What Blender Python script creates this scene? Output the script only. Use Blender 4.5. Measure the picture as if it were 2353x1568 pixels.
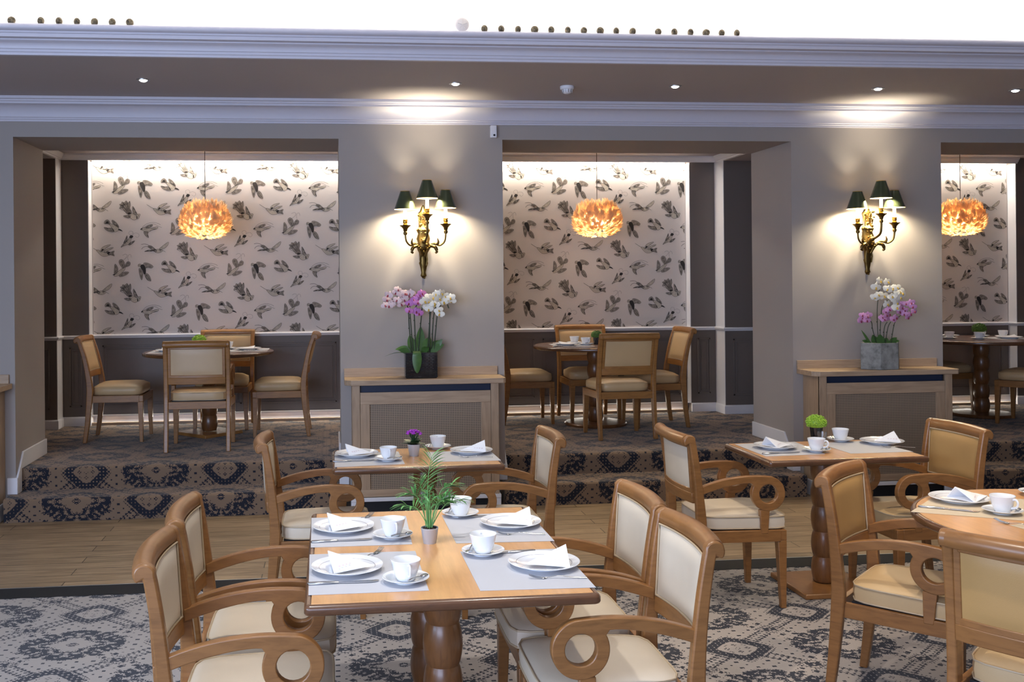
import bpy, bmesh, math, random
from math import sin, cos, pi, radians, sqrt, atan2
from mathutils import Vector, Matrix
random.seed(7)
D = bpy.data
for o in list(D.objects): D.objects.remove(o)
SC = bpy.context.scene
COL = SC.collection

# ------------------------------------------------------------------ camera
cam = D.cameras.new('camera'); camo = D.objects.new('camera', cam); COL.objects.link(camo)
CY, CH = -7.8695, 1.7492
Rv = Vector((0.9944145, -0.1051553, -0.0090642)); Uv = Vector((0.0088901, -0.0021247, 0.9999582)); Fv = Vector((0.1051701, 0.9944535, 0.0011780))
M = Matrix((Rv, Uv, -Fv)).transposed().to_4x4(); M.translation = (0, CY, CH)
camo.matrix_world = M
cam.sensor_fit = 'HORIZONTAL'; cam.sensor_width = 36
cam.lens = 2303.43 / 2353 * 36
cam.shift_x = (1176.5 - 1004.04) / 2353
cam.shift_y = -(784 - 645.83) / 2353
cam.clip_start = .05; cam.clip_end = 60
SC.camera = camo

# ------------------------------------------------------------------ world, lights, exposure
SC.view_settings.view_transform = 'Standard'; SC.view_settings.look = 'None'
SC.view_settings.gamma = 1; SC.view_settings.exposure = 0.35
SC.view_settings.use_curve_mapping = False
w = D.worlds.new('world'); SC.world = w; w.use_nodes = True
w.node_tree.nodes['Background'].inputs[0].default_value = (.62, .66, .80, 1)
w.node_tree.nodes['Background'].inputs[1].default_value = .12

def area(name, loc, direction, sx, sy, power, color, spread=pi):
    l = D.lights.new(name, 'AREA'); l.shape = 'RECTANGLE'; l.size = sx; l.size_y = sy
    l.energy = power; l.color = color; l.spread = spread
    o = D.objects.new(name, l); COL.objects.link(o); o.location = loc
    o.rotation_euler = Vector(direction).to_track_quat('-Z', 'Y').to_euler()
    return o
def spot(name, loc, target, power, color, angle, blend=.5, size=.04):
    l = D.lights.new(name, 'SPOT'); l.energy = power; l.color = color; l.spot_size = radians(angle)
    l.spot_blend = blend; l.shadow_soft_size = size
    o = D.objects.new(name, l); COL.objects.link(o); o.location = loc
    o.rotation_euler = (Vector(target) - Vector(loc)).to_track_quat('-Z', 'Y').to_euler()
    return o
def point(name, loc, power, color, size=.03):
    l = D.lights.new(name, 'POINT'); l.energy = power; l.color = color; l.shadow_soft_size = size
    o = D.objects.new(name, l); COL.objects.link(o); o.location = loc
    return o
WARM = (1, .74, .45); WARM2 = (1, .84, .64); NEUT = (1, .93, .82); DAY = (.62, .78, 1)
# daylight from the windows behind the camera
area('window_daylight', (-2.6, -10.6, 1.9), (.58, 1, -.06), 4.5, 2.2, 270, (.60, .70, 1))
area('side_window_daylight', (-4.05, -6.3, 1.75), (1, .38, -.25), 3.4, 1.9, 190, (.52, .70, 1))
# cove strip lights hidden behind the recess cornice
area('cove_strip', (2.4, -1.50, 3.33), (0, -.25, 1), 12, .05, 46, (1, .95, .9))
# ceiling spots over the dining tables (fittings are in the high ceiling above the frame)
for i, (x, y, p, c) in enumerate(((-.45, -4.9, 88, (.97, .98, 1)), (.95, -4.9, 100, (1, .93, .84)), (3.1, -4.7, 120, WARM2), (.6, -2.9, 55, NEUT), (2.9, -3.0, 85, WARM2), (-2.4, -3.6, 45, (.85, .92, 1)))):
    spot('table_spot', (x, y, 3.5), (x + (.25 if i < 2 else 0), y + .35, .7), p, c, 78, .6, .05)
# recessed spots along the ceiling beside the wall
for x in (-1.275, .896, 2.511, 4.07):
    spot('wall_spot', (x, -.80, 3.15), (x, -.62, 0), 11, WARM2, 80, .7, .03)
# LED strips of the alcove: above the wallpaper and under the wainscot
for x0, x1 in ((-2.34, 3.75), (5.35, 7.45)):
    area('valance_strip', ((x0 + x1) / 2, 2.505, 3.035), (0, .16, -1), x1 - x0, .03, 7.5 * (x1 - x0), NEUT)
    area('ceiling_strip', ((x0 + x1) / 2, 2.52, 3.0), (0, -.3, 1), x1 - x0, .02, 1.0 * (x1 - x0), WARM2)
    area('skirting_strip', ((x0 + x1) / 2, 2.49, .425), (0, -.75, -1), x1 - x0, .015, 1.0 * (x1 - x0), NEUT)

# ------------------------------------------------------------------ node expression helper
class G:
    def __init__(s, nt): s.nt = nt
    def m(s, op, a, b=None, c=None, clamp=False):
        n = s.nt.nodes.new('ShaderNodeMath'); n.operation = op; n.use_clamp = clamp
        for i, v in enumerate((a, b, c)):
            if v is None: continue
            if isinstance(v, X): s.nt.links.new(v.s, n.inputs[i])
            else: n.inputs[i].default_value = v
        return X(s, n.outputs[0])
class X:
    def __init__(s, g, so): s.g = g; s.s = so
    def __add__(s, o): return s.g.m('ADD', s, o)
    __radd__ = __add__
    def __mul__(s, o): return s.g.m('MULTIPLY', s, o)
    __rmul__ = __mul__
    def __sub__(s, o): return s.g.m('SUBTRACT', s, o)
    def __rsub__(s, o): return s.g.m('SUBTRACT', o, s)
    def __truediv__(s, o): return s.g.m('DIVIDE', s, o)
    def __lt__(s, o): return s.g.m('LESS_THAN', s, o)
    def __gt__(s, o): return s.g.m('GREATER_THAN', s, o)
    def __and__(s, o): return s.g.m('MULTIPLY', s, o)
    def __or__(s, o): return s.g.m('MAXIMUM', s, o)
    def __invert__(s): return s.g.m('SUBTRACT', 1., s)
    def abs(s): return s.g.m('ABSOLUTE', s)
    def floor(s): return s.g.m('FLOOR', s)
    def sin(s): return s.g.m('SINE', s)
    def sqrt(s): return s.g.m('SQRT', s)
    def pw(s, p): return s.g.m('POWER', s, p)
    def min(s, o): return s.g.m('MINIMUM', s, o)
    def wrap(s, h): return s.g.m('WRAP', s, h, -h)
    def sel(s, a, b): return b + s * (a - b)          # s ? a : b

def mat(name, color=(.8, .8, .8), rough=.5, metal=0, **kw):
    m = D.materials.new(name); m.use_nodes = True
    b = m.node_tree.nodes['Principled BSDF']
    b.inputs['Base Color'].default_value = (*color, 1); b.inputs['Roughness'].default_value = rough; b.inputs['Metallic'].default_value = metal
    for k, v in kw.items(): b.inputs[k.replace('_', ' ')].default_value = v
    return m
def srgb(r, g, b): return tuple(((c / 255 + .055) / 1.055) ** 2.4 if c > 10 else c / 255 / 12.92 for c in (r, g, b))
def N(m, t, **props):
    n = m.node_tree.nodes.new(t)
    for k, v in props.items(): setattr(n, k, v)
    return n
def L(m, a, b): m.node_tree.links.new(a, b)
def bsdf(m): return m.node_tree.nodes['Principled BSDF']
def bump(m, height, strength=.3, dist=.002):
    n = N(m, 'ShaderNodeBump'); n.inputs['Strength'].default_value = strength; n.inputs['Distance'].default_value = dist
    L(m, height, n.inputs['Height']); L(m, n.outputs[0], bsdf(m).inputs['Normal'])
def coords(m, scale=(1, 1, 1), kind='Object', rot=(0, 0, 0), loc=(0, 0, 0)):
    tc = N(m, 'ShaderNodeTexCoord'); mp = N(m, 'ShaderNodeMapping')
    mp.inputs['Scale'].default_value = scale; mp.inputs['Rotation'].default_value = rot; mp.inputs['Location'].default_value = loc
    L(m, tc.outputs[kind], mp.inputs[0]); return mp.outputs[0]
def noise(m, vec, scale, detail=3, rough=.5, dist=0):
    n = N(m, 'ShaderNodeTexNoise'); n.inputs['Scale'].default_value = scale; n.inputs['Detail'].default_value = detail
    n.inputs['Roughness'].default_value = rough; n.inputs['Distortion'].default_value = dist
    L(m, vec, n.inputs['Vector']); return n.outputs[0]
def ramp(m, fac, stops):
    r = N(m, 'ShaderNodeValToRGB'); e = r.color_ramp.elements
    while len(e) < len(stops): e.new(.5)
    for i, (p, c) in enumerate(stops): e[i].position = p; e[i].color = (*c, 1)
    L(m, fac, r.inputs[0]); return r.outputs[0]
def mix(m, fac, a, b, mode='MIX'):
    n = N(m, 'ShaderNodeMix', data_type='RGBA', blend_type=mode)
    for i, v in ((0, fac), (6, a), (7, b)):
        if isinstance(v, (int, float)): n.inputs[i].default_value = v
        elif isinstance(v, tuple): n.inputs[i].default_value = (*v, 1)
        else: L(m, v, n.inputs[i])
    return n.outputs[2]

def wood_mat(name, c1, c2, rough=.32, grain=(3, 40, 40), bumpy=.05, coat=.25):
    m = mat(name, c1, rough); v = coords(m, grain)
    n1 = noise(m, v, 1.6, 5, .6, .6); v2 = coords(m, (1.1, 2.2, 2.2)); n2 = noise(m, v2, 3, 2)
    c = ramp(m, n1, [(.25, c2), (.55, c1), (.8, tuple(min(1, x * 1.12) for x in c1))])
    c = mix(m, .25, c, ramp(m, n2, [(.3, tuple(x * .72 for x in c1)), (.7, tuple(min(1, x * 1.15) for x in c1))]))
    L(m, c, bsdf(m).inputs['Base Color']); bsdf(m).inputs['Coat Weight'].default_value = coat; bsdf(m).inputs['Coat Roughness'].default_value = .18
    bump(m, n1, bumpy, .001); return m
MW = {}
MW['chair'] = wood_mat('chair_beech', srgb(148, 101, 56), srgb(116, 77, 41), .34, (6, 6, 34), .05, .12)
MW['chair_dark'] = wood_mat('chair_beech_alcove', srgb(156, 108, 56), srgb(124, 84, 42), .36, (6, 6, 34), .05, .1)
MW['table'] = wood_mat('table_veneer', srgb(216, 160, 100), srgb(194, 138, 84), .3, (26, 2.4, 20), .02, .3)
MW['tabledark'] = wood_mat('table_edge', srgb(102, 68, 44), srgb(76, 50, 34), .26, (7, 7, 30), .03, .5)
MW['pedestal'] = wood_mat('turned_pedestal', srgb(122, 80, 44), srgb(92, 58, 32), .34, (40, 40, 5), .05, .3)
MW['walnut'] = wood_mat('alcove_table', srgb(112, 84, 68), srgb(84, 62, 50), .3, (22, 3, 16), .02, .3)
MW['oak'] = wood_mat('cabinet_oak', srgb(182, 156, 128), srgb(150, 124, 98), .5, (2.2, 30, 30), .05, 0)
MW['oakv'] = wood_mat('cabinet_oak_upright', srgb(176, 150, 122), srgb(144, 118, 94), .5, (30, 30, 2.2), .05, 0)

def leather(name, c, rough=.42):
    m = mat(name, c, rough); v = coords(m); n = N(m, 'ShaderNodeTexVoronoi'); n.inputs['Scale'].default_value = 330
    L(m, v, n.inputs['Vector']); bump(m, n.outputs[0], .18, .0008)
    n2 = noise(m, v, 5, 2)
    L(m, mix(m, n2, tuple(x * .9 for x in c), tuple(min(1, x * 1.06) for x in c)), bsdf(m).inputs['Base Color'])
    return m
MW['cream'] = leather('cream_leather', srgb(220, 204, 180))
MW['sand'] = leather('sand_leather', srgb(206, 178, 140))
MW['beige'] = leather('beige_leather', srgb(200, 170, 126))
MW['tan'] = leather('tan_leather', srgb(186, 146, 90))
MW['piping'] = mat('leather_piping', srgb(190, 168, 136), .45)
def plaster(name, c, rough=.75):
    m = mat(name, c, rough); v = coords(m); n = noise(m, v, 90, 3)
    bump(m, n, .06, .001); n2 = noise(m, v, 1.2, 2)
    L(m, mix(m, n2, tuple(x * .96 for x in c), tuple(x * 1.04 for x in c)), bsdf(m).inputs['Base Color']); return m
MW['wall'] = plaster('taupe_paint', srgb(164, 156, 150))
MW['ceil'] = plaster('taupe_bounce_tint', srgb(184, 176, 176))  # wall taupe, lightened and tinted: daylight bounce put into the colour
MW['panel'] = plaster('panel_paint', srgb(112, 102, 95), .5)
MW['white'] = plaster('white_gloss_trim', srgb(228, 226, 228), .42)
MW['cornice'] = plaster('white_cornice', srgb(206, 203, 212), .5)
MW['upper'] = plaster('white_ceiling', srgb(240, 238, 234), .8)
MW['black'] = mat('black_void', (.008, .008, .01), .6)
MW['navy'] = mat('dark_gap', srgb(30, 42, 66), .3)
MW['porcelain'] = mat('porcelain', srgb(240, 241, 242), .12, Coat_Weight=.4)
MW['napkin'] = mat('paper_napkin', srgb(246, 247, 250), .85)
MW['steel'] = mat('cutlery_steel', (.5, .51, .53), .2, 1)
MW['tin'] = mat('tin_pot', (.55, .56, .58), .3, .35)
MW['soil'] = mat('potting_soil', srgb(46, 30, 22), .9)
MW['brass'] = mat('aged_brass', srgb(112, 90, 50), .36, 1)
MW['cordm'] = mat('pendant_cord', srgb(60, 52, 44), .6)
MW['gold'] = mat('gilt_brass', srgb(214, 170, 84), .28, 1)
MW['candle'] = mat('candle_sleeve', (1, .96, .85), .5, Emission_Color=(1, .86, .6, 1), Emission_Strength=2.6)
MW['chrome'] = mat('white_plastic', srgb(232, 232, 236), .35)
MW['lens'] = mat('black_lens', (.01, .01, .012), .1)
MW['lampglass'] = mat('lamp_diffuser', (1, 1, 1), .4, Emission_Color=(1, .97, .92, 1), Emission_Strength=7)
MW['nickel'] = mat('brushed_nickel', (.5, .5, .5), .35, 1)
MW['glass'] = mat('clear_glass', (1, 1, 1), .03, Transmission_Weight=1., IOR=1.45)
MW['blackglass'] = mat('black_glass', (.012, .012, .014), .06, Coat_Weight=.6)
def leafmat(name, c, t=.15, rough=.45):
    m = mat(name, c, rough); v = coords(m); n = noise(m, v, 28, 2)
    L(m, mix(m, n, tuple(x * .7 for x in c), tuple(min(1, x * 1.3) for x in c)), bsdf(m).inputs['Base Color'])
    bsdf(m).inputs['Subsurface Weight'].default_value = 0; return m
MW['palm'] = leafmat('palm_leaf', srgb(104, 160, 88)); MW['leaf'] = leafmat('orchid_leaf', srgb(74, 108, 52), rough=.3)
MW['leafdark'] = leafmat('dark_leaf', srgb(54, 84, 50)); MW['stem'] = mat('flower_stem', srgb(48, 58, 32), .5)
MW['lime'] = leafmat('lime_foliage', srgb(158, 196, 62)); MW['green'] = leafmat('green_foliage', srgb(82, 118, 40))
MW['purple'] = mat('purple_petals', srgb(168, 52, 186), .6)
MW['petalw'] = mat('white_petals', srgb(244, 240, 226), .55); MW['petalp'] = mat('pink_petals', srgb(206, 130, 200), .55)
MW['petalm'] = mat('blush_petals', srgb(232, 206, 206), .55); MW['lipr'] = mat('flower_lip_red', srgb(150, 50, 70), .5); MW['lipy'] = mat('flower_lip_yellow', srgb(214, 176, 70), .5)
MW['petals2'] = mat('striped_pink_petals', srgb(222, 160, 206), .55)
MW['stone'] = mat('pebble', srgb(150, 134, 96), .6); MW['shell'] = mat('pale_shell', srgb(236, 226, 216), .7)
def stone_mat():
    m = MW['stone']; v = coords(m); n = noise(m, v, 70, 4, .6)
    L(m, ramp(m, n, [(.35, srgb(40, 32, 22)), (.5, srgb(104, 90, 62)), (.7, srgb(150, 134, 104))]), bsdf(m).inputs['Base Color'])
stone_mat()
def green_shade():
    m = mat('green_lacquer_shade', srgb(62, 70, 48), .24, Coat_Weight=.5); return m
MW['shade'] = green_shade()
MW['shadein'] = mat('shade_lining', srgb(244, 232, 196), .6)
def concrete():
    m = mat('concrete_pot', srgb(150, 150, 144), .85); v = coords(m); n = noise(m, v, 14, 6, .65)
    L(m, ramp(m, n, [(.3, srgb(100, 100, 96)), (.5, srgb(146, 146, 140)), (.75, srgb(176, 174, 168))]), bsdf(m).inputs['Base Color']); bump(m, n, .3, .003); return m
MW['concrete'] = concrete()
def feather():
    m = mat('cream_feather', srgb(243, 222, 186), .8); nt = m.node_tree
    tr = N(m, 'ShaderNodeBsdfTranslucent'); tr.inputs[0].default_value = (*srgb(250, 230, 196), 1)
    ms = N(m, 'ShaderNodeMixShader'); ms.inputs[0].default_value = .6
    L(m, bsdf(m).outputs[0], ms.inputs[1]); L(m, tr.outputs[0], ms.inputs[2]); L(m, ms.outputs[0], nt.nodes['Material Output'].inputs[0]); return m
MW['feather'] = feather()
def matpaper(name, c):
    m = mat(name, c, .6); return m
MW['placemat'] = matpaper('grey_placemat', srgb(198, 198, 202))
MW['mats'] = matpaper('sand_placemat', srgb(206, 190, 164))
MW['paper'] = plaster('wallpaper_ground', srgb(216, 206, 198), .7)
MW['ink'] = mat('bird_ink', srgb(52, 46, 42), .8); MW['wash'] = mat('bird_wash', srgb(200, 189, 172), .8)
MW['washd'] = mat('bird_wash_dark', srgb(166, 155, 142), .8); MW['mono'] = mat('printed_mark', srgb(222, 204, 208), .6)

def plate_mat():
    m = mat('plate_porcelain', srgb(238, 239, 241), .12, Coat_Weight=.4)
    g = G(m.node_tree); tc = N(m, 'ShaderNodeTexCoord'); sp = N(m, 'ShaderNodeSeparateXYZ'); L(m, tc.outputs['Object'], sp.inputs[0])
    x = X(g, sp.outputs[0]); y = X(g, sp.outputs[1]); r = (x * x + y * y).sqrt()
    band = (r - .094).abs() < .0009
    L(m, mix(m, band.s, srgb(238, 239, 241), srgb(150, 150, 160)), bsdf(m).inputs['Base Color']); return m
MW['plate'] = plate_mat()

def grille_mat():
    m = mat('woven_cane_grille', srgb(150, 132, 108), .6); g = G(m.node_tree)
    tc = N(m, 'ShaderNodeTexCoord'); sp = N(m, 'ShaderNodeSeparateXYZ'); L(m, tc.outputs['Object'], sp.inputs[0])
    x = X(g, sp.outputs[0]); z = X(g, sp.outputs[2]); p = .0135
    a = (x / p); a = a - a.floor(); b = (z / p); b = b - b.floor()
    hole = ((a > .52) & (b > .52))
    L(m, mix(m, hole.s, srgb(160, 140, 118), (.012, .012, .012)), bsdf(m).inputs['Base Color'])
    bump(m, (~hole).s, .6, .003); return m
MW['grille'] = grille_mat()

def floor_mat():
    m = mat('wood_plank_floor', srgb(168, 142, 108), .42)
    v = coords(m, (1, 1, 1), 'Object')
    br = N(m, 'ShaderNodeTexBrick'); br.offset = .37; br.squash = 1
    for k, vv in (('Scale', 1), ('Mortar Size', .0032), ('Brick Width', 1.15), ('Row Height', .135), ('Mortar Smooth', .1), ('Bias', 0)): br.inputs[k].default_value = vv
    br.inputs['Color1'].default_value = (.35, .35, .35, 1); br.inputs['Color2'].default_value = (.65, .65, .65, 1); br.inputs['Mortar'].default_value = (0, 0, 0, 1)
    L(m, v, br.inputs['Vector'])
    n = noise(m, coords(m, (1.6, 26, 1)), 2.2, 6, .62, .5)
    c = ramp(m, n, [(.25, srgb(92, 74, 56)), (.48, srgb(142, 120, 94)), (.72, srgb(170, 148, 118))])
    c = mix(m, .55, c, br.outputs[0], 'OVERLAY')
    c = mix(m, br.outputs['Fac'], c, srgb(62, 50, 38))
    L(m, c, bsdf(m).inputs['Base Color']); bump(m, n, .08, .001); return m
MW['floor'] = floor_mat()

def carpet_mat(name, ground, x0, y0, uv):
    """Persian style woven carpet: two medallions on a half-drop lattice, ladders, dotted diagonals, small crosses."""
    m = mat(name, ground, .95); g = G(m.node_tree)
    tc = N(m, 'ShaderNodeTexCoord'); sp = N(m, 'ShaderNodeSeparateXYZ')
    L(m, tc.outputs['UV' if uv else 'Object'], sp.inputs[0])
    kn = .0052; PX, PY = .5264, .462; k = PY / .6
    x = (X(g, sp.outputs[0]) - x0); y = (X(g, sp.outputs[1]) - y0)
    x = ((x / kn).floor() + .5) * kn; y = ((y / kn).floor() + .5) * kn
    ax = x.wrap(PX).abs(); ay = y.wrap(PY).abs()
    near = (ax / PX + ay / PY) < 1.
    a = near.sel(ax, PX - ax); b = near.sel(ay, PY - ay)          # local to the big medallion
    cb = N(m, 'ShaderNodeCombineXYZ'); L(m, a.s, cb.inputs[0]); L(m, b.s, cb.inputs[1])
    w1 = (X(g, noise(m, cb.outputs[0], 75, 1)) - .5) * .05; w3 = (X(g, noise(m, cb.outputs[0], 92, 1)) - .5) * .05
    a0, b0 = a, b; a = (a + w1).abs(); b = (b + w3).abs()
    h = (ay / PY) < (ax / PX)
    c = h.sel(PX - ax, ax); d = h.sel(ay, PY - ay)                # local to the small medallion
    e = (ax - PX / 2).abs(); f = (ay - PY / 2).abs()              # local to the lozenge
    def cell(u, s, t): return ((u / s).floor() * .5 * t)
    def disc(u, v, cx, cy, r, sx=1, sy=1):
        uu = (u - cx) / sx; vv = (v - cy) / sy; return (uu * uu + vv * vv) < r * r
    def dia(u, v, cx, cy, r): return ((u - cx).abs() + (v - cy).abs()) < r
    def par(u, s): return (u / s - (u / s).floor()) > .5
    pass
    # ---- big medallion
    st = .0156
    sa = ((a / st).floor() + .5) * st; sb = ((b / st).floor() + .5) * st
    t = sa / .15 + sb / .125
    line = ((t > .86) & (t < .99)) | ((t > 1.16) & (t < 1.27))
    fine = par(a + b, .0208) | par(a - b + 5., .026)
    mass = ((t > 1.02) & (t < 1.56))
    hole = disc(a, b, .128, .036, .013) | disc(a, b, .083, .083, .013) | disc(a, b, .04, .118, .011) | disc(a, b, .175, 0, .022, 1.3, .6) | disc(a, b, 0, .15, .016, 1.4, .8)
    hole = hole | ((t > 1.27) & (t < 1.31) & fine)
    lob = (disc(a, b, 0, .165, .06, 1.3, .62) & ~disc(a, b, 0, .155, .04, 1.2, .62))
    lob = lob | ((disc(a, b, .205, 0, .05, 1, .8) & ~disc(a, b, .195, 0, .032, 1, .75)) & (a > .16))
    lf = dia(a, b, .185, .075, .042) & ~dia(a, b, .185, .073, .012)
    lf = lf | (dia(a, b, .13, .125, .04) & ~disc(a, b, .13, .122, .009))
    lf = lf | dia(a, b, .075, .165, .03) | dia(a, b, .225, .04, .022) | dia(a, b, .165, .155, .02) | dia(a, b, .235, .085, .018)
    ctr = dia(a, b, 0, 0, .026) & ~dia(a, b, 0, 0, .01)
    big = ((t > .86) & (t < .97) & fine) | (mass & ~hole) | lob | lf | ctr
    inbig = disc(a, b, 0, 0, .262, 1, .86)
    # ---- small medallion
    q = ((c / .145).pw(1.25) + (d / .13).pw(1.25))
    bead = disc(c.wrap(.013), d.wrap(.013), 0, 0, .0045)
    ring = (q > .62) & (q < 1.18) & ~bead
    scal = (q > 1.0) & (q < 1.42) & par(c + d, .026) & par(c - d + 5., .026)
    cr = ((c.wrap(.025).abs() + d.wrap(.022).abs()) < .0155) & ((c.wrap(.025).abs() - d.wrap(.022).abs()).abs() > .0035) & (q < .48) & ~(disc(c, d, 0, 0, .01))
    small = ring | scal | cr; insmall = q < 1.5
    # ---- ladders run from the small medallion to the lozenge
    nx, ny = PX / 2, PY / 2; ln = sqrt(nx * nx + ny * ny); nx /= ln; ny /= ln
    wv = (c * ny - d * nx).abs(); sv = c * nx + d * ny
    seg = (sv > .105) & (sv < .30)
    lad = seg & (((wv > .022) & (wv < .037) & par(sv, .026)) | ((wv < .026) & ((sv.wrap(.0145).abs() + (wv - .013).abs()) < .0085)) | ((wv > .024) & (wv < .029)))
    # ---- dotted diagonals through the lozenges
    w2 = (ax * ny - ay * nx).abs()
    dots = ((w2 - .032).abs() < .0042) & par(ax, .0156) & ~inbig
    # ---- lozenge
    sk = e / .075 + f / .05
    loz = (((sk > .92) & (sk < 1.04)) | ((sk > 1.16) & (sk < 1.26) & par(ax, .0156)))
    loz = loz | ((e / .04 + f / .026) < 1.) & ~disc(e, f, 0, 0, .0078)
    loz = loz | (dia(e, f, .026, .017, .011))
    inloz = sk < 1.3
    # ---- scattered crosses
    u1 = (x / .0376); v1 = (y / .033); u2 = (u1 + v1) * .5; v2 = (u1 - v1) * .5
    fu = (u2 - u2.floor() - .5).abs(); fv = (v2 - v2.floor() - .5).abs()
    px_ = (fu - fv).abs(); py_ = fu + fv
    cross = ((fu < .12) & (fv < .12)) & ~((fu > .05) & (fv > .05) & (fu > 2))
    alt = par(u2.floor() * .5 + v2.floor() * .5 + .1, 1.)
    cross = ((py_ < .23) & alt) | (py_ < .13)
    cross = cross & ~inbig & ~insmall & ~(seg & (wv < .045)) & ~inloz & ~((w2 - .032).abs() < .008)
    a, b = a0, b0
    ex = (dia(a, b, .235, .15, .017) | dia(a, b, .19, .19, .014)) & ~inloz
    pat = (big & inbig) | (small) | lad | dots | loz | cross | ex
    nz = noise(m, coords(m, (1, 1, 1), 'Object'), 420, 2)
    nb = noise(m, coords(m, (1, 1, 1), 'Object'), 2.2, 3)
    gr = mix(m, nz, tuple(v * .80 for v in ground), tuple(min(1, v * 1.18) for v in ground))
    gr = mix(m, nb, tuple(v * .9 for v in ground), gr)
    col = mix(m, pat.s, gr, srgb(22, 25, 38))
    L(m, col, bsdf(m).inputs['Base Color']); bump(m, nz, .5, .003)
    bsdf(m).inputs['Sheen Weight'].default_value = .15
    return m
MW['carpet'] = carpet_mat('persian_carpet', srgb(162, 153, 146), -1.263, -2.841, False)
MW['stepcarpet_shaded'] = carpet_mat('persian_step_carpet_shaded', srgb(132, 108, 86), -1.891, .1546 + .0, True)  # same carpet as the floor; warmer, dimmer lighting put into the ground colour

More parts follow.
